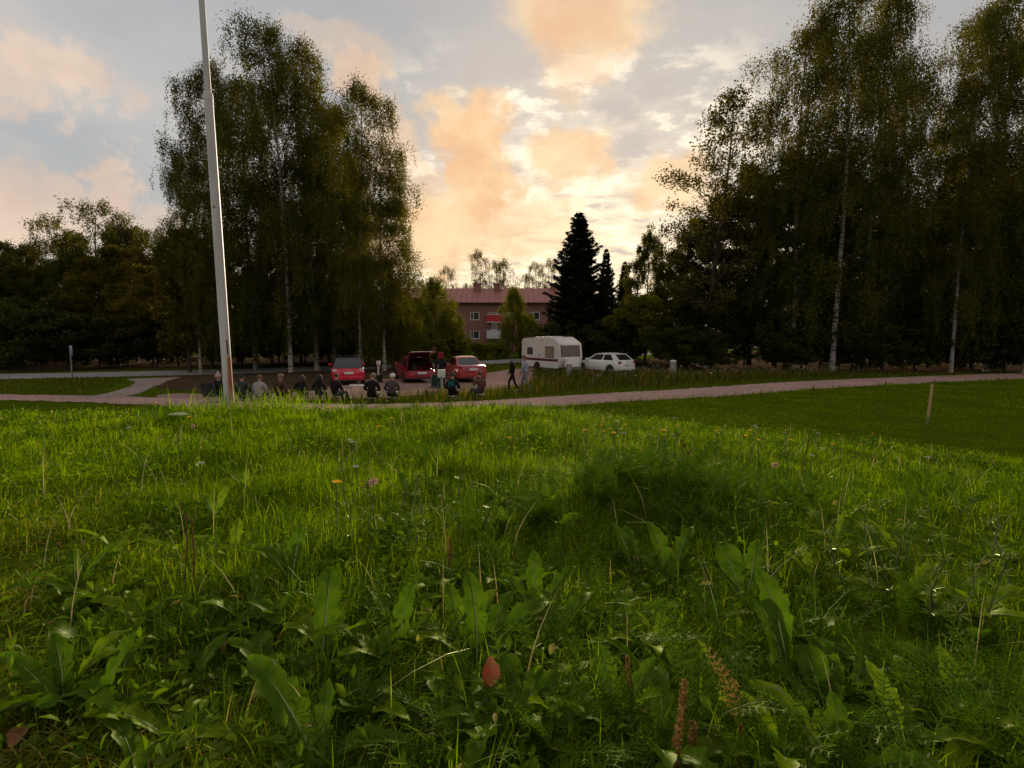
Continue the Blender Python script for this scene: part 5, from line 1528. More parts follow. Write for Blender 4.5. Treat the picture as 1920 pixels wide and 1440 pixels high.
def vnoise(x, y, s_=1.0, seed=0):
    x = x * s_ + seed * 3.1; y = y * s_ - seed * 1.7
    return (np.sin(x * 1.3 + 2.1 * np.sin(y * .7 + seed)) + np.sin(y * 1.7 + 1.9 * np.sin(x * .9)) + .7 * np.sin(2.9 * x - 2.3 * y + 1.2 * np.sin(y * 2.1))) / 2.7

rg = np.random.default_rng(101)
half = R(62)
def ground3(xy): return np.concatenate([xy, ground(xy[:, 0], xy[:, 1])[:, None]], 1)

bt = Batch()
def grass_band(n, r0, r1, power, segs, wmin):
    xy = sector(n, r0, r1, half, rg, power)
    zone = sstep(-.35, .05, xy[:, 0]) * sstep(2.0, 1.2, xy[:, 1]) * (.55 + .45 * vnoise(xy[:, 0], xy[:, 1], 2.2, 4))
    clear = .5 + .5 * vnoise(xy[:, 0], xy[:, 1], 4.5, 8)
    xy = xy[rg.uniform(0, 1, n) > .90 * zone + .3 * (clear > .70)]; n = len(xy)
    x, y = xy[:, 0], xy[:, 1]; d = np.hypot(x, y)
    lush = sstep(-.9, -.1, x / np.maximum(d, .4) * 1.2 + .35 + .35 * vnoise(x, y, 1.1, 1) + .25 * sstep(1.6, 3.2, d))   # drier, shorter turf at the near left
    tuft = .5 + .5 * vnoise(x, y, 2.6, 2)
    h = (.026 + .03 * rg.uniform(0, 1, n)) * (1 - lush) + (.035 + .05 * rg.uniform(0, 1, n) ** 1.8 + .03 * tuft) * lush
    h *= rg.uniform(.7, 1.25, n)
    h = np.minimum(h, .10 + .5 * d * .25)
    w = np.maximum(wmin, .00115 * d) * rg.uniform(.65, 1.4, n)
    lean = np.abs(rg.normal(.95, .6, n)) * (1.4 - .4 * lush)
    b = ground3(xy); b[:, 2] -= .008
    dry = lush < rg.uniform(.25, .75, n)
    for sel, mi in ((~dry, 0), (dry, 1)):
        if sel.sum(): bt.add(*blades(b[sel], h[sel], w[sel], lean[sel], segs, rg), mi)
grass_band(78000, .30, 2.2, 1.35, 4, .0023)
grass_band(100000, 2.0, 4.6, 1.5, 3, .0022)
grass_band(95000, 4.3, 9.5, 1.6, 2, .0038)
# tussocks of longer, darker grass
M['tussock'] = leaf_mat("dark_tussock_grass", (.032, .078, .003), (.060, .112, .004), .42, (1.5, 1.6, .5), .015, .4)
for p in sector(330, .7, 7.5, half, rg, 1.5):
    k_ = 46; dd = math.hypot(*p); q = p + rg.normal(0, .022 + .004 * dd, (k_, 2))
    bt.add(*blades(ground3(q), rg.uniform(.06, .15, k_) * rg.uniform(.7, 1.15), np.full(k_, .0022 + .0008 * dd), np.abs(rg.normal(.75, .35, k_)), 4, rg), 3)
# scattered long stalks
n = 700; xy = sector(n, .6, 6, half, rg, 1.4); b = ground3(xy)
bt.add(*blades(b, rg.uniform(.08, .20, n), np.full(n, .0018) + .0005 * np.hypot(xy[:, 0], xy[:, 1]), np.abs(rg.normal(.5, .4, n)), 5, rg), 2)
# rank tuft of coarse grass on the crest beside the pole
n = 500; xy = np.stack([rg.normal(at_depth(500, 5.0), .38, n), rg.normal(5.0, .25, n)], 1); b = ground3(xy)
bt.add(*blades(b, rg.uniform(.14, .34, n), np.full(n, .006), np.abs(rg.normal(.5, .35, n)), 4, rg), 0)
n = 900; xy = np.stack([rg.normal(.5, .28, n), rg.normal(1.62, .17, n)], 1); b = ground3(xy)
bt.add(*blades(b, rg.uniform(.07, .19, n), np.full(n, .003), np.abs(rg.normal(.8, .4, n)), 4, rg), 3)
tag(obj("meadow_grass", bt.mesh("meadow_grass", [M['grass'], M['drygrass'], M['straw'], M['tussock']])), "rough green meadow grass covering the knoll", "grass", kind="stuff")

M['weed'] = leaf_mat("small_meadow_weed_leaves", (.042, .092, .003), (.125, .185, .005), .42, (1.5, 1.6, .5), .012, .4, c3=(.24, .20, .06), c3w=.03)
bw = Batch(); n = 60000; xy = sector(n, .4, 6.5, half, rg, 1.3)
pt = vnoise(xy[:, 0], xy[:, 1], 2.4, 12) + .35 * vnoise(xy[:, 0], xy[:, 1], 7.0, 13)
xy = xy[pt > rg.uniform(-.5, .8, n)]; n = len(xy); c = ground3(xy); d = np.hypot(xy[:, 0], xy[:, 1])
c[:, 2] += rg.uniform(.008, .075, n)
sz = rg.uniform(.008, .024, n) * (1 + .12 * d)
far_ = d > 2.2
V, Q = leaf_quads(c[far_], sz[far_], (sz * rg.uniform(.3, .65, n))[far_], rg, -.25); bw.add(V, Q, [], 0)
# close by, the leaves are folded along the midrib and pointed
C2, S2 = c[~far_], sz[~far_] * 1.05; m_ = len(C2)
a_ = rg.uniform(0, 6.283, m_); el_ = rg.normal(.45, .4, m_)
D_ = np.stack([np.cos(a_) * np.cos(el_), np.sin(a_) * np.cos(el_), np.sin(el_)], 1); S_ = np.stack([-np.sin(a_), np.cos(a_), rg.normal(0, .3, m_)], 1); N_ = np.cross(D_, S_)
L_ = S2[:, None]; W_ = L_ * rg.uniform(.14, .26, m_)[:, None]
def pt_(t, s__, f_, b_): return C2 + D_ * L_ * t + S_ * W_ * s__ + N_ * W_ * f_ - N_ * L_ * b_
ring_ = [pt_(-.5, 0, 0, 0), pt_(-.22, -.8, .35, .02), pt_(.12, -1, .4, .06), pt_(.5, 0, 0, .2), pt_(.12, 1, .4, .06), pt_(-.22, .8, .35, .02), pt_(-.2, 0, 0, .02), pt_(.14, 0, 0, .06)]
V = np.stack(ring_, 1).reshape(-1, 3); o8 = (np.arange(m_) * 8)[:, None]
bw.add(V, np.concatenate([o8 + np.array([[1, 2, 7, 6]]), o8 + np.array([[6, 7, 4, 5]])], 0), np.concatenate([o8 + np.array([[0, 1, 6]]), o8 + np.array([[0, 6, 5]]), o8 + np.array([[2, 3, 7]]), o8 + np.array([[7, 3, 4]])], 0), 0)
tag(obj("weed_cover", bw.mesh("weed_cover", [M['weed']])), "small mixed weed leaves filling the meadow between the grass blades", "ground cover", kind="stuff")

# distances from the path and lot, to keep blades off the gravel
def dist_line(x, y, pts, wid):
    pts = np.array(pts); best = np.full(len(x), 9e9)
    for i in range(0, len(pts) - 1, 3):
        a, b = pts[i], pts[min(i + 3, len(pts) - 1)]; ab = b - a
        t = np.clip(((x - a[0]) * ab[0] + (y - a[1]) * ab[1]) / (ab @ ab + 1e-9), 0, 1)
        best = np.minimum(best, np.hypot(x - a[0] - t * ab[0], y - a[1] - t * ab[1]) - wid[i] / 2)
    return best
def inside(x, y, poly):
    poly = np.array(poly); c = np.zeros(len(x), bool); j = len(poly) - 1
    for i in range(len(poly)):
        xi, yi = poly[i]; xj, yj = poly[j]
        hit = ((yi > y) != (yj > y)) & (x < (xj - xi) * (y - yi) / (yj - yi + 1e-12) + xi); c ^= hit; j = i
    return c
BR = spline(branch_line, 12)
def free(x, y, m=0.0):
    return (dist_line(x, y, PATH_PTS, PATH_W) > m) & (dist_line(x, y, ROAD_PTS, ROAD_W) > m) & (dist_line(x, y, BR, [2.8] * len(BR)) > m) & ~inside(x, y, lot_out)

# lower lawn between knoll and path
bl = Batch()
n = 200000
xy = np.stack([rg.uniform(-14, 46, n), 9 + 30 * rg.uniform(0, 1, n) ** 1.5], 1)
x, y = xy[:, 0], xy[:, 1]
pd = dist_line(x, y, PATH_PTS, PATH_W)
PL_ = np.array(PATH_PTS); o_ = np.argsort(PL_[:, 0]); path_y = np.interp(x, PL_[o_, 0], PL_[o_, 1])
ok = (pd > -.12 + .2 * rg.uniform(-1, 1, n)) & (y < path_y) & (np.abs(x) < y * 1.25 + 3)
xy = xy[ok]; x, y, pd = x[ok], y[ok], pd[ok]; n = len(xy)
b = ground3(xy); edge = sstep(.9, .0, pd)
h = (.05 + .06 * rg.uniform(0, 1, n) + .05 * vnoise(x, y, 1.3, 5)) * (1 + 1.3 * edge); h = np.maximum(h, .03)
bl.add(*blades(b, h, .0022 * y * rg.uniform(.5, 1.3, n), np.abs(rg.normal(.8, .4, n)), 1, rg), 0)
tag(obj("lawn_grass", bl.mesh("lawn_grass", [M['lawn']])), "short mown lawn grass between the knoll and the path", "grass", kind="stuff")

# verge between path and lot, widening into tall dry meadow on the right, rough grass round the road
bv = Batch()
n = 210000
xy = np.stack([rg.uniform(-48, 55, n), 16 + 44 * rg.uniform(0, 1, n) ** 1.6], 1); x, y = xy[:, 0], xy[:, 1]
path_y = np.interp(x, PL_[o_, 0], PL_[o_, 1])
ok = (y > path_y - .5) & free(x, y, -.05) & ~inside(x, y, litter_out) & (np.abs(x) < y * 1.12 + 3) & ((y < 36 - .02 * np.clip(x, 0, 60)) | ((x > -14) & (x < 8) & (y < 60)))
xy = xy[ok]; x, y = x[ok], y[ok]; n = len(xy); b = ground3(xy)
pd = dist_line(x, y, PATH_PTS, PATH_W)
tall = sstep(-.5, 2.0, x) * sstep(26, 18, x) * sstep(.5, 2.2, pd) * sstep(40, 33, y)
near_lot = sstep(-10, -8, x) * sstep(3, 1, x) * sstep(26, 24, y) * sstep(.15, .7, pd)
h = (.07 + .10 * rg.uniform(0, 1, n)) * (1 + .5 * vnoise(x, y, .8, 6)) + tall * (.22 + .30 * rg.uniform(0, 1, n)) + near_lot * (.16 + .26 * rg.uniform(0, 1, n))
bv.add(*blades(b, h, .00125 * y * rg.uniform(.6, 1.3, n), np.abs(rg.normal(.3, .22, n)), 2, rg), 0)
sel = (tall > .5) & (rg.uniform(0, 1, n) < .16)
m = int(sel.sum()); c = b[sel].copy(); c[:, 2] += h[sel] * rg.uniform(.85, 1.15, m)
V, Q = leaf_quads(c, rg.uniform(.05, .11, m), rg.uniform(.02, .045, m), rg, -1.0); bv.add(V, Q, [], 1)
sel = (tall > .5) & (rg.uniform(0, 1, n) < .022) & (x > 4) & (y > 26)
m = int(sel.sum()); c = np.repeat(b[sel], 4, 0); c[:, 2] += np.repeat(h[sel], 4) + .12 + rg.normal(0, .05, 4 * m); c[:, :2] += rg.normal(0, .05, (4 * m, 2))
V, Q = leaf_quads(c, rg.uniform(.04, .09, 4 * m), rg.uniform(.03, .06, 4 * m), rg, 0); bv.add(V, Q, [], 2)
tag(obj("verge_grass", bv.mesh("verge_grass", [M['verge'], M['seedhead'], M['fluff']])), "rough uncut grass with dry seed heads along the path and lot", "grass", kind="stuff")

# ------------------------------------------------------------------ yarrow
M['yarrow'] = leaf_mat("feathery_yarrow_leaves", (.032, .072, .004), (.066, .115, .006), .38, (1.5, 1.6, .5), .012, .4)
M['yarrowstem'] = pmat("yarrow_stem", (.09, .12, .035), (.06, .085, .025), 20, .7)
M['yarrowwhite'] = leaf_mat("white_yarrow_florets", (.62, .60, .52), (.74, .71, .64), .3, (1, 1, .95), .02, .6)
M['dryyarrow'] = leaf_mat("ochre_dead_frond", (.34, .17, .035), (.46, .25, .06), .3, (1.2, 1.1, .7), .05, .5)

def frond(seed, Ln, pairs=15, fine=True):
    """one feather leaf: midrib with toothed side leaflets, rising and arching along +y"""
    r = np.random.default_rng(seed)
    V, Q, T = [], [], []
    bend = r.uniform(.35, .9)
    def rach(t):
        return np.array((.04 * Ln * math.sin(3 * t + seed), Ln * (bend * t * t * .75 + .12 * t), Ln * (t - .30 * bend * t * t)))
    def tri_strip(p, q, wv):
        o = len(V); V.extend([p - wv, p + wv, q]); T.append((o, o + 1, o + 2))
    for i in range(8):
        a, b = rach(i / 8), rach((i + 1) / 8); o = len(V); wv = np.array((.0035 * (1 - i / 9) * Ln / .12 * .5, 0, 0))
        V.extend([a - wv, a + wv, b + wv * .85, b - wv * .85]); Q.append((o, o + 1, o + 2, o + 3))
    for i in range(pairs):
        t = .20 + .78 * i / (pairs - 1)
        p = rach(t); dt = rach(min(1, t + .02)) - rach(t - .02); dt /= np.linalg.norm(dt)
        l_ = Ln * .155 * (math.sin(math.pi * (.12 + .86 * (t - .2) / .8)) ** .7 + .08) * r.uniform(.8, 1.15)
        for s_ in (-1, 1):
            o_ = np.array((s_, 0, 0)) * .82 + dt * .5 + np.array((0, 0, .15 * r.normal())); o_ /= np.linalg.norm(o_)
            nn = np.cross(o_, np.array((0, -dt[2], dt[1]))); side = dt - o_ * (dt @ o_); side /= (np.linalg.norm(side) + 1e-9)
            tri_strip(p, p + o_ * l_, side * l_ * .075)
            if fine:
                for u in (.3, .55, .8):
                    for s2 in (-1, 1):
                        q = p + o_ * l_ * u
                        e = q + (o_ * .7 + side * s2 * .75) * l_ * .36 * (1.15 - u * .6) + np.array((0, 0, r.normal() * .08 * l_))
                        tri_strip(q, e, o_ * l_ * .055)
    return np.array(V), np.array(Q), np.array(T)

FR_ME = []
for s_ in range(5):
    V, Q, T = frond(s_ + 1, .145, 15, True)
    FR_ME.append(mesh_np("frond", V, [Q, T], [M['yarrow']]))
FR_DRY = mesh_np("frond", *(lambda a: (a[0], [a[1], a[2]]))(frond(31, .13, 13, True)), [M['dryyarrow']])
STEM_ME = MB().tube([(0, 0, -.02), (.01, 0, .12), (0, .01, .24)], [.0022, .0018, .0015], 5).mesh("stem", M['yarrowstem'])

rp = random.Random(5)
def yarrow(x, y, label, k_=6, size=1.0, mesh=None, group="yarrow plants in the near grass"):
    r_ = empty("yarrow_plant", (x, y, float(ground(x, y)) - .005), rp.uniform(0, 6.28)); tag(r_, label, "plant", group)
    for q in range(k_):
        o = obj("frond", mesh or rp.choice(FR_ME), r_)
        o.rotation_euler = (rp.uniform(-.25, .12), rp.uniform(-.15, .15), q * 6.283 / k_ + rp.uniform(-.5, .5))
        s_ = size * rp.uniform(.65, 1.15); o.scale = (s_,) * 3
        o.location = (rp.uniform(-.012, .012), rp.uniform(-.012, .012), 0)
YB = [(1118, 1330, 1.0), (1090, 1190, 1.0), (1180, 1200, .95), (1265, 1230, 1.0), (985, 1200, .9), (760, 1130, .9), (700, 1330, .85), (1330, 1330, 1.0), (1420, 1350, 1.0), (1700, 1250, 1.0), (1780, 1350, 1.1),
      (1860, 1280, 1.0), (1640, 1380, 1.0), (1720, 1160, .9), (1850, 1180, .9), (1210, 1400, 1.0), (1020, 1380, .9), (890, 1390, .85), (1550, 1400, .95), (1480, 1420, 1.0), (1900, 1400, 1.1), (1230, 1080, .9), (1330, 1130, .95),
      (1130, 1100, .9), (1020, 1060, .85), (640, 1230, .8), (570, 1310, .8), (820, 1300, .85), (1600, 1120, .9), (1380, 1220, .95), (900, 980, .8), (1000, 960, .8), (730, 1010, .8), (1270, 990, .85), (1800, 1080, .85), (640, 1420, .85), (780, 1420, .85)]
for i, (px_, py_, sz) in enumerate(YB):
    x, y = on_ground(px_, py_, .05)
    yarrow(x, y, "feathery dark green yarrow plant growing in the near grass", 6, sz * .92)
# the uncountable rest
by = Batch()
fv = [frond(s_ + 40, .12, 11, False) for s_ in range(6)]
n = 3400; xy = sector(n, .45, 4.2, R(55), rg, 1.3)
keep = (xy[:, 0] / np.hypot(xy[:, 0], xy[:, 1]) > -.35 + .3 * vnoise(xy[:, 0], xy[:, 1], 1.8, 9)); xy = xy[keep]
for p in ground3(xy):
    V, Q, T = fv[rp.randrange(6)]; a = rp.uniform(0, 6.28); s_ = rp.uniform(.55, 1.1); c, sn = math.cos(a), math.sin(a); tl = rp.uniform(-.25, .35)
    W_ = V * s_; W_ = np.stack([W_[:, 0] * c - W_[:, 1] * sn, W_[:, 0] * sn + W_[:, 1] * c, W_[:, 2] * (1 - .3 * abs(tl))], 1) + p
    by.add(W_, Q, T, 0)
tag(obj("yarrow_cover", by.mesh("yarrow_cover", [M['yarrow']])), "mass of feathery yarrow leaves mixed through the meadow grass", "ground cover", kind="stuff")

# ------------------------------------------------------------------ dandelion and dock rosettes
M['dandelion'] = leaf_mat("dandelion_leaf", (.052, .108, .003), (.088, .150, .004), .42, (1.5, 1.6, .5), .012, .35, nscale=70, ncol=(.045, .095, .003))
M['paleleaf'] = leaf_mat("yellowish_dandelion_leaf", (.12, .19, .004), (.17, .23, .006), .42, (1.4, 1.5, .5), .014, .35, nscale=70, ncol=(.09, .15, .003))
M['darkdock'] = leaf_mat("dark_dock_leaf", (.042, .085, .003), (.068, .120, .004), .4, (1.5, 1.6, .5), .012, .35, nscale=60, ncol=(.032, .070, .003))
M['rib'] = pmat("pale_leaf_midrib", (.22, .28, .09), (.17, .22, .06), 20, .5)
def brown_tips(m, thr):
    N, L = m.node_tree.nodes, m.node_tree.links
    tcn = N.new("ShaderNodeTexCoord"); sp = N.new("ShaderNodeSeparateXYZ"); L.new(tcn.outputs["Generated"], sp.inputs[0])
    nz = N.new("ShaderNodeTexNoise"); nz.inputs["Scale"].default_value = 6; L.new(tcn.outputs["Generated"], nz.inputs["Vector"])
    ad = N.new("ShaderNodeMath"); ad.operation = 'MULTIPLY_ADD'; ad.inputs[1].default_value = .35; L.new(nz.outputs[0], ad.inputs[0]); L.new(sp.outputs[2], ad.inputs[2])
    mr = N.new("ShaderNodeMapRange"); mr.inputs[1].default_value = thr; mr.inputs[2].default_value = thr + .05; L.new(ad.outputs[0], mr.inputs[0])
    for nd in [n_ for n_ in N if n_.type == 'BSDF_DIFFUSE']:
        src = nd.inputs[0].links[0].from_socket
        mx = N.new("ShaderNodeMix"); mx.data_type = 'RGBA'; mx.inputs[7].default_value = (.24, .19, .10, 1)
        L.new(mr.outputs[0], mx.inputs[0]); L.new(src, mx.inputs[6]); L.new(mx.outputs[2], nd.inputs[0])
for q, t_ in (('dandelion', 1.17), ('paleleaf', 1.15), ('darkdock', 1.18)): brown_tips(M[q], t_)
def leaf_mesh(seed, Ln, wid, lobed, arch, mat):
    r = np.random.default_rng(seed)
    n = 40; V, Fc = [], []
    prev = None
    tw = r.uniform(-.35, .35)
    for i in range(n + 1):
        t = i / n
        y = Ln * (arch * t * t * .85 + .25 * t); z = Ln * (.95 * t - .55 * arch * t * t) 
        z -= Ln * .10 * max(0, t - .75) * 4 * arch
        prof_ = (math.sin(math.pi * min(1, t ** 1.25 * .97 + .03)) ** .8) * (.35 + .65 * t) * 1.25 + .05 * (1 - t)
        for s_ in (-1, 1):
            ph = t * lobed[0] + (.25 if s_ > 0 else 0) + r.uniform(-.05, .05)
            saw = 1 - lobed[1] * (1 - (ph % 1.0)) * (1 if t < .82 else .3)
            w_ = wid * prof_ * saw * r.uniform(.93, 1.07) * .5 + .0012
            cup = .28 * w_
            V.append((s_ * w_ * math.cos(tw * t) + .03 * Ln * math.sin(2.5 * t + seed), y - abs(w_) * (.25 if lobed[1] > .2 else .05), z + cup + s_ * w_ * math.sin(tw * t) + .10 * wid * math.sin(11 * t + seed + 2 * s_) * t))
        V.append((.03 * Ln * math.sin(2.5 * t + seed), y, z))
    for i in range(n):
        a, b = 3 * i, 3 * i + 3
        Fc.append((a, a + 2, b + 2, b)); Fc.append((a + 2, a + 1, b + 1, b + 2))
    me = bpy.data.meshes.new("leaf"); me.from_pydata(V, [], Fc); me.materials.append(mat)
    me.polygons.foreach_set("use_smooth", [True] * len(me.polygons)); me.update()
    rib = MB().tube([(V[3 * i + 2][0], V[3 * i + 2][1], V[3 * i + 2][2] - .0008) for i in range(0, n + 1, 3)], [.0024 * (1 - i / n * .8) for i in range(0, n + 1, 3)], 5).mesh("midrib", M['rib'], smooth=True)
    return me, rib
LV = {}
for nm, mt in (('d', 'dandelion'), ('p', 'paleleaf'), ('k', 'darkdock')):
    LV[nm] = []
    for s_ in range(5):
        if nm == 'k': LV[nm].append(leaf_mesh(s_ + 60, .125, .052, (3, .08), .30 + .12 * s_, M[mt]))
        else: LV[nm].append(leaf_mesh(s_ + 50 + (7 if nm == 'p' else 0), .165, .042, (5.5, .62 if s_ % 2 else .35), .35 + .15 * s_, M[mt]))
for q in range(44):   # ferny growth on the dark hump right of centre
    x, y = rp.gauss(.42, .26), rp.gauss(1.55, .15)
    yarrow(x, y, "feathery yarrow plant on the dark lush hump right of centre", 6, rp.uniform(.75, 1.05), None, "yarrow plants on the hump")
def rosette(px, py, spec, label, name="dandelion_plant", group="dandelions in the near grass", cat="plant"):
    """spec: (kind, variant, azimuth degrees clockwise from away, size)"""
    x, y = on_ground(px, py, .03)
    r_ = empty(name, (x, y, float(ground(x, y)) - .004)); tag(r_, label, cat, group)
    for (kd, v, az, sz) in spec:
        me, rib = LV[kd][v]
        o = obj("leaf", me, r_); o.rotation_euler = (rp.uniform(-.1, .1), rp.uniform(-.15, .15), -R(az)); o.scale = (sz,) * 3
        obj("midrib", rib, o)
rosette(895, 1235, (('d', 0, -20, 1.05), ('d', 2, 60, 1.05), ('d', 1, 25, .95), ('p', 3, -80, .85), ('d', 3, 140, .7)), "dandelion with tall upright leaves above the red fallen leaf")
rosette(735, 1235, (('p', 3, -75, .85), ('p', 1, -120, .7), ('d', 0, 10, .9), ('d', 1, 45, .7)), "dandelion with a pale yellowish leaf pointing sideways, left of the red leaf")
rosette(1560, 1330, (('k', 0, -10, .95), ('k', 1, 25, .85), ('k', 2, -60, .9), ('p', 0, 40, .55), ('k', 4, 150, .7)), "broad-leaved plant with big oval leaves at the near right", "dock_plant")
rosette(1480, 1250, (('k', 0, -30, 1.15), ('d', 0, -5, 1.15), ('k', 3, -80, .8), ('k', 2, 80, .8)), "broad-leaved plant with a browned leaf tip, right of the ochre frond", "dock_plant")
rosette(1580, 1440, (('p', 2, -35, .8), ('d', 0, 20, .65), ('d', 3, 100, .65)), "dandelion with one long pale leaf reaching out at the bottom right")
rosette(1255, 1090, (('d', 1, 45, 1.1), ('d', 0, -20, 1.1), ('k', 1, -60, .9), ('d', 3, 100, .8), ('k', 0, 80, .9)), "dandelion with a tall browned-tip leaf on the dark hump")
rosette(1400, 1110, (('k', 0, -10, 1.1), ('k', 1, -70, 1.0), ('d', 0, 30, .9)), "dark dock with upright leaves behind the browned-tip dandelion", "dock_plant")
rosette(1190, 1070, (('d', 0, -30, .95), ('d', 1, -5, .9)), "two-leaved dandelion left of the dark hump")
rosette(545, 1090, (('p', 1, -30, .9), ('d', 2, -60, .9), ('p', 0, 15, .8), ('d', 3, 60, .7), ('p', 4, -90, .8), ('d', 0, -5, 1.0)), "pale leafy dandelion in the middle left of the meadow")
rosette(430, 1040, (('p', 0, -20, .8), ('p', 2, -70, .8), ('p', 1, 40, .75), ('d', 3, 120, .7)), "dandelion with silvery leaf tips, left of the pale leafy one")
rosette(400, 965, (('p', 0, 10, .8), ('p', 1, -40, .75), ('d', 0, 60, .7)), "small pale-leaved dandelion up the left slope")
rosette(600, 1250, (('d', 0, -12, 1.2), ('d', 1, 60, .8), ('d', 3, -100, .6)), "dandelion with one long deeply toothed leaf at the left")
rosette(590, 1420, (('d', 2, -50, 1.1), ('d', 1, -10, .7), ('d', 4, 80, .7)), "dandelion with a broad toothed leaf low at the left")
rosette(180, 1330, (('d', 0, 15, .8), ('d', 3, 90, .6)), "small dandelion in the dry turf at the far left")
rosette(1000, 1140, (('d', 1, 50, .9), ('d', 0, 5, .9), ('d', 2, -40, .7)), "dandelion right of the tall upright leaves")
rosette(760, 930, (('d', 1, -30, .8), ('d', 0, 40, .8)), "dandelion near the faded clover head")
rosette(1690, 1060, (('p', 0, -35, .9), ('p', 1, -10, .9)), "bright dandelion in the lit grass at the right")
rosette(260, 1420, (('p', 4, 70, .7), ('d', 4, -60, .7)), "flat dandelion at the bottom left")

for i in range(84):
    px_, py_ = rp.uniform(60, 1880), 850 + 560 * rp.random() ** .9
    kd = rp.choice('dddpk'); k_ = rp.randint(4, 7); a0_ = rp.uniform(0, 360)
    rosette(px_, py_, [(kd if rp.random() < .7 else rp.choice('dpk'), rp.randrange(5), a0_ + 360 * q / k_ + rp.uniform(-25, 25), rp.uniform(.4, .82)) for q in range(k_)],
            "small leafy rosette scattered in the meadow grass", "weed_rosette", "small rosettes in the meadow")

# small clover leaflets low in the sward
M['clover'] = leaf_mat("clover_leaflets", (.050, .085, .006), (.080, .120, .008), .4, (1.4, 1.4, .6), .015, .4)
bc = Batch(); n = 900; xy = sector(n, .45, 3.0, R(55), rg, 1.3)
for p in ground3(xy):
    hh = rp.uniform(.02, .05); s_ = rp.uniform(.004, .008); a0_ = rp.uniform(0, 6.28)
    for q in range(3):
        a = a0_ + q * 2.094; c = p + np.array((math.cos(a) * s_, math.sin(a) * s_, hh))
        ring = [c + np.array((math.cos(a + t) * s_ * .95, math.sin(a + t) * s_ * .95, .25 * s_ * math.cos(t) + rp.uniform(-.001, .001))) for t in np.linspace(0, 6.283, 7)[:-1]]
        bc.add(np.array(ring), np.array([(0, 1, 2, 3), (0, 3, 4, 5)]), [], 0)
tag(obj("clover_cover", bc.mesh("clover_cover", [M['clover']])), "low clover leaflets scattered under the grass", "ground cover", kind="stuff")

# ------------------------------------------------------------------ bedstraw with leaf whorls at the right
M['bedstraw'] = leaf_mat("bedstraw_leaf", (.10, .15, .015), (.16, .21, .03), .35, (1.3, 1.3, .7), .06, .3)
mb = MB()
for q in range(7):
    a = q * 6.283 / 7; c, sn = math.cos(a), math.sin(a)
    mb.add([(0, 0, 0), (.010 * c - .0022 * sn, .010 * sn + .0022 * c, .003), (.022 * c, .022 * sn, .004 + .003 * (q % 2)), (.010 * c + .0022 * sn, .010 * sn - .0022 * c, .003)], [(0, 1, 2, 3)])
WHORL = mb.mesh("whorl", M['bedstraw'])
BST = MB().tube([(0, 0, -.01), (.012, .004, .07), (.0, .015, .15), (.015, .02, .21)], [.0016, .0014, .0012, .0008], 5).mesh("stem", M['yarrowstem'])
BS = [(1660, 1010), (1700, 980), (1740, 1020), (1790, 990), (1830, 1030), (1880, 1000), (1690, 1060), (1760, 1070), (1850, 1085), (1900, 1060), (1800, 1120), (1730, 1110), (1640, 1080), (1600, 1040), (700, 950), (740, 940), (800, 960), (870, 945), (850, 905), (660, 960), (905, 930), (770, 985)]
for i, (px_, py_) in enumerate(BS):
    x, y = on_ground(px_, py_, .10)
    r_ = empty("bedstraw_plant", (x, y, float(ground(x, y))), rp.uniform(0, 6.28)); r_.scale = (rp.uniform(.75, 1.0),) * 3
    r_.rotation_euler = (rp.uniform(-.3, .3), rp.uniform(-.3, .3), rp.uniform(0, 6.28))
    tag(r_, "bedstraw with star-like leaf whorls in the lit grass at the right" if i < 14 else "bedstraw with tiny pale leaf stars beside the faded clover head", "plant", "bedstraw at the right" if i < 14 else "bedstraw by the clover head")
    obj("stem", BST, r_)
    for q, (a, b_, z_) in enumerate(((.007, .003, .04), (.011, .005, .08), (.006, .010, .12), (.003, .016, .16), (.014, .02, .205))):
        o = obj("whorl", WHORL, r_, (a, b_, z_), (rp.uniform(-.3, .3), rp.uniform(-.3, .3), rp.uniform(0, 6))); o.scale = (1.25 - .12 * q,) * 3

# ------------------------------------------------------------------ flowers
M['yellow'] = leaf_mat("hawkbit_petals", (.75, .42, .02), (.85, .55, .04), .3, (1.1, 1, .7), .03, .5)
M['pinkfluff'] = leaf_mat("faded_clover_florets", (.48, .30, .24), (.62, .42, .34), .3, (1.1, 1, .9), .03, .6)
M['brownhead'] = leaf_mat("brown_spent_heads", (.10, .045, .022), (.18, .085, .04), .2, (1.1, 1, .8), .03, .6)
def petals_mesh(name, n, rad, mat, rows=2, lift=.3):
    m = MB()
    for k_ in range(rows):
        rr = rad * (1 - .35 * k_)
        for q in range(n):
            a = (q + .5 * k_) * 6.283 / n; c, s_ = math.cos(a), math.sin(a); w_ = rr * 2.2 / n; zl = lift * rr * (1 + k_)
            m.add([(0, 0, .002 * k_), (rr * .6 * c - w_ * s_, rr * .6 * s_ + w_ * c, zl * .6), (rr * c, rr * s_, zl), (rr * .6 * c + w_ * s_, rr * .6 * s_ - w_ * c, zl * .6)], [(0, 1, 2, 3)])
    return m.mesh(name, M[mat])
HAWK = petals_mesh("flower_head", 12, .012, 'yellow', 2, .4)
m = MB()
rr_ = random.Random(3)
for q in range(70):
    a = q * 2.4; r0 = .034 * math.sqrt(q / 70)
    c = Vector((r0 * math.cos(a), r0 * math.sin(a), .004 - r0 * r0 * 3 + rr_.uniform(-.001, .001)))
    for k_ in range(4):
        t = k_ * 1.57 + q; m.add([c, c + Vector((.0034 * math.cos(t), .0034 * math.sin(t), .0015)), c + Vector((.0034 * math.cos(t + .9), .0034 * math.sin(t + .9), .0015))], [(0, 1, 2)])
YHEAD = m.mesh("flower_head", M['yarrowwhite'])
m = MB()
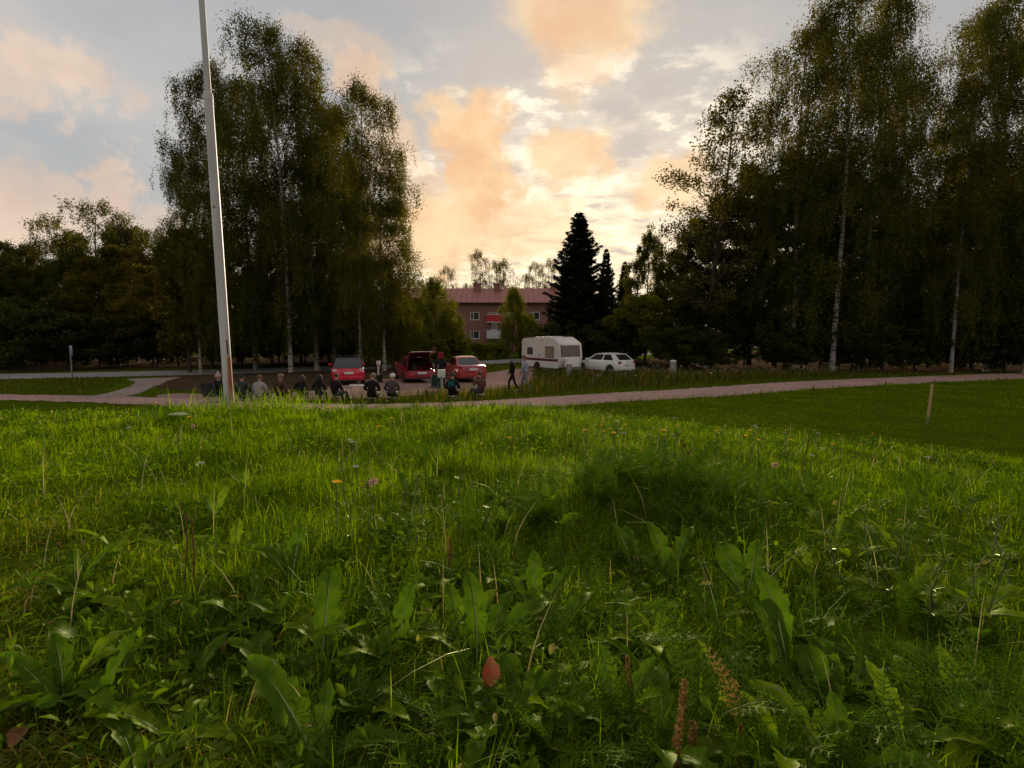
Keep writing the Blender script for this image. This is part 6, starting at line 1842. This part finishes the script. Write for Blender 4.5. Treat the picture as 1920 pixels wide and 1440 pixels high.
for q in range(90):
    v = Vector((rr_.gauss(0, 1), rr_.gauss(0, 1), rr_.gauss(.2, 1))).normalized(); s_ = v.orthogonal().normalized() * .0016
    m.add([v * .003 - s_, v * .003 + s_, v * .013], [(0, 1, 2)])
CLOVERHEAD = m.mesh("flower_head", M['pinkfluff'])
m = MB()
for q in range(14):
    a = q * 2.4; m.add([(0, 0, 0), (.004 * math.cos(a), .004 * math.sin(a), .006), (.0035 * math.cos(a + .5), .0035 * math.sin(a + .5), .014)], [(0, 1, 2)])
BUD = m.mesh("flower_head", M['brownhead'])
FST = MB().tube([(0, 0, -.02), (.012, 0, .45), (0, 0, 1.0)], [.0022, .0017, .0013], 5).mesh("stem", M['yarrowstem'])
FSTB = MB().tube([(0, 0, -.02), (.012, 0, .45), (0, 0, 1.0)], [.0022, .0017, .0013], 5).mesh("stem", M['brownhead'])
def flower(px, py, hgt, head, name, label, group, scale=1.0, stem=None, cat="flower", tilt=.2):
    x, y = on_ground(px, py, hgt)
    if y > 9: return
    z = float(ground(x, y))
    r_ = empty(name, (x, y, z), rp.uniform(0, 6.28)); tag(r_, label, cat, group)
    s_ = obj("stem", stem or FST, r_); s_.scale = (.7 + .05 * y, .7 + .05 * y, hgt)
    h_ = obj("flower_head", head, r_, (0, 0, hgt)); h_.scale = (scale,) * 3; h_.rotation_euler = (rp.uniform(-tilt, tilt), rp.uniform(-tilt, tilt), rp.uniform(0, 6))
for (px_, py_, lb) in ((293, 757, "lone yellow hawkbit on the crest left of the flagpole"), (355, 784, "yellow hawkbit beside the big white yarrow umbel"), (632, 908, "orange-yellow hawkbit low in the middle left grass"), (734, 785, "yellow hawkbit pair member on the crest below the white cap"), (710, 801, "paler hawkbit below the crest near the centre"), (617, 765, "hawkbit on the crest below the seated row"), (955, 822, "hawkbit in the middle of the meadow")):
    flower(px_, py_, .16, HAWK, "hawkbit_flower", lb, "yellow hawkbits", 1.15)
for i in range(34):
    px_ = rp.uniform(1080, 1660) if i < 29 else rp.uniform(660, 1080); py_ = 790 + (px_ - 1080) * .045 + rp.uniform(-12, 22) if px_ > 1080 else rp.uniform(785, 800)
    flower(px_, py_, rp.uniform(.13, .20), HAWK, "hawkbit_flower", "tiny yellow hawkbit in the flowering band along the knoll's far edge", "hawkbits along the far edge", rp.uniform(.5, .95))
flower(335, 779, .22, YHEAD, "yarrow_flower", "large flat white yarrow umbel on the crest left of the flagpole", None, 1.0, tilt=.08)
for i in range(19):
    px_ = rp.uniform(1120, 1790) if i < 14 else rp.uniform(60, 960); py_ = (782 + (px_ - 1120) * .07 + rp.uniform(-12, 45)) if i < 14 else rp.uniform(795, 880)
    flower(px_, py_, rp.uniform(.11, .17), YHEAD, "yarrow_flower", "small white yarrow head scattered on the meadow", "small yarrow heads", rp.uniform(.28, .5))
flower(700, 905, .16, CLOVERHEAD, "clover_flower", "faded pinkish clover head standing alone in mid meadow", None, 1.05)
flower(1453, 872, .15, CLOVERHEAD, "clover_flower", "pinkish clover head on the right slope", None, .9)
flower(362, 800, .10, CLOVERHEAD, "clover_flower", "pale clover head below the big white umbel", None, 1.1)
for i in range(24):
    px_ = rp.uniform(640, 1750); py_ = 778 + max(0, px_ - 900) * .05 + rp.uniform(-8, 60)
    flower(px_, py_, rp.uniform(.08, .15), BUD, "spent_hawkbit", "dark spent hawkbit bud on a thin stalk", "spent buds on the meadow", rp.uniform(.7, 1.3), FSTB, "plant")

# tall brown plantain and sorrel spikes in the foreground
def spike_mesh(seed, Ln, fat, mat):
    r = random.Random(seed); m = MB()
    m.tube([(0, 0, 0), (.004, 0, Ln * .5), (0, 0, Ln)], [.0018, .0016, .001], 5)
    for q in range(int(Ln * 2200)):
        t = r.uniform(.12, 1); a = r.uniform(0, 6.28); w_ = fat * (1 - .5 * t) * r.uniform(.5, 1)
        c = Vector((w_ * math.cos(a), w_ * math.sin(a), t * Ln)); u = Vector((r.gauss(0, 1), r.gauss(0, 1), r.gauss(0, 1))).normalized() * .0022; v = u.orthogonal().normalized() * .0014
        m.add([c - u, c - v, c + u, c + v], [(0, 1, 2, 3)])
    return m.mesh("spike", M[mat])
M['sorrel'] = leaf_mat("rust_brown_seed_spike", (.16, .075, .02), (.28, .15, .04), .25, (1.1, 1, .7), .04, .5)
for (px_, py_, z0_, Ln, fat, lb) in ((1262, 1440, .03, .115, .006, "tall rust-brown seed spike at the bottom centre right"), (1183, 1345, .03, .085, .004, "thin rust-brown seed spike beside the tall one"), (1300, 1450, .0, .07, .008, "short rust-brown seed spike at the foot of the tall one"), (842, 1060, .04, .07, .003, "dark reddish stalk above the tall dandelion leaves")):
    x, y = on_ground(px_, py_, z0_)
    r_ = empty("seed_spike", (x, y, float(ground(x, y)) + z0_ - .01)); r_.rotation_euler = (.05, rp.uniform(-.1, .1), 0); tag(r_, lb, "plant", "seed spikes in the near grass")
    obj("spike", spike_mesh(int(px_), Ln, fat, 'sorrel'), r_)
    MB().tube([(0, 0, -z0_ - .02), (0, 0, .02)], .0018, 5).build("stem", M['sorrel'], r_)
x, y = on_ground(1390, 1345, .06)
r_ = empty("dead_frond", (x, y, float(ground(x, y)) + .03), .3); tag(r_, "upright ochre dead fern-like frond at the lower right", "plant")
obj("frond", FR_DRY, r_).scale = (.75,) * 3
MB().tube([(0, 0, -.05), (0, 0, .02)], .0016, 5).build("stem", M['sorrel'], r_)
for (px_, py_, hgt, ln, lb) in ((1275, 860, .10, .10, "dark upright plantain head on the far edge of the knoll"), (1497, 900, .05, .26, "tall dark grass stalk standing above the right slope"), (118, 1060, .02, .06, "short dark twig stuck in the dry turf at the left"), (360, 1120, .0, .16, "dead brown stalk with a bud in the left turf"), (345, 1080, .0, .13, "second dead brown stalk beside the budded one")):
    x, y = on_ground(px_, py_, .02); z = float(ground(x, y))
    r_ = empty("dead_stalk", (x, y, z)); r_.rotation_euler = (rp.uniform(-.1, .15), rp.uniform(-.15, .2), 0); tag(r_, lb, "plant", "dead stalks on the meadow")
    MB().tube([(0, 0, -.01), (.004, 0, ln * .6), (0, 0, ln)], [.0016 + .0003 * y, .0013 + .0003 * y, .001 + .0003 * y], 6).build("stem", M['brownhead'], r_)
    MB().ell((0, 0, ln + .006), (.0022 + .0006 * y, .0022 + .0006 * y, .008), 8, 6).build("bud", M['brownhead'], r_, smooth=True)

# fallen leaves
def fallen(px, py, up, size, mat, label, rot):
    x, y = on_ground(px, py, up); m = MB(); n = 8; r = random.Random(int(px))
    for i in range(n + 1):
        t = i / n; w_ = size * .36 * math.sin(math.pi * min(.98, .04 + t * .94)) ** .75 * r.uniform(.88, 1.1)
        zc = .10 * size * math.sin(3 * t)
        m.v += [(-w_, size * (t - .5), zc + .65 * w_ + .04 * size * math.sin(9 * t)), (0, size * (t - .5), zc), (w_ * .75, size * (t - .5), zc + .95 * w_)]
    m.f = [[3 * i + j, 3 * i + j + 1, 3 * i + j + 4, 3 * i + j + 3] for i in range(n) for j in (0, 1)]; m.m = [0] * len(m.f)
    r_ = empty("fallen_leaf", (x, y, float(ground(x, y)) + up)); r_.rotation_euler = rot
    tag(r_, label, "leaf", "fallen autumn leaves")
    m.build("blade", M[mat], r_, smooth=True)
    MB().tube([(0, -size * .5, 0), (.002, -size * .68, .002)], .0011, 5).build("stalk", M[mat], r_)
M['redleaf'] = pmat("red_autumn_leaf", (.55, .060, .045), (.48, .17, .04), 70, .55, .1)
M['brownleaf'] = pmat("brown_autumn_leaf", (.22, .085, .035), (.30, .14, .05), 60, .65, .1)
M['tanleaf'] = pmat("tan_autumn_leaf", (.36, .22, .11), (.28, .15, .07), 60, .65, .1)
fallen(913, 1262, .055, .038, 'redleaf', "bright red fallen birch leaf propped upright in the grass", (1.05, .45, .45))
fallen(92, 1180, .018, .030, 'brownleaf', "rust-brown fallen leaf on the dry turf at the left", (.2, .25, 1.2))
fallen(318, 1245, .018, .028, 'tanleaf', "tan curled fallen leaf left of the toothed dandelion", (.4, .3, .5))
fallen(412, 1215, .02, .026, 'tanleaf', "small pinkish-tan fallen leaf in the left turf", (.5, .3, 1.0))
fallen(690, 1330, .02, .035, 'brownleaf', "dark brown rolled leaf between the near stalks", (.5, .8, .5))
fallen(640, 1355, .015, .030, 'brownleaf', "brown leaf scrap left of the rolled leaf", (.3, .8, -.3))
fallen(36, 1385, .015, .030, 'brownleaf', "reddish leaf scrap at the lower left edge", (.3, .3, .3))
fallen(345, 910, .03, .03, 'brownleaf', "brown leaf lying up the left slope", (.3, .2, .9))
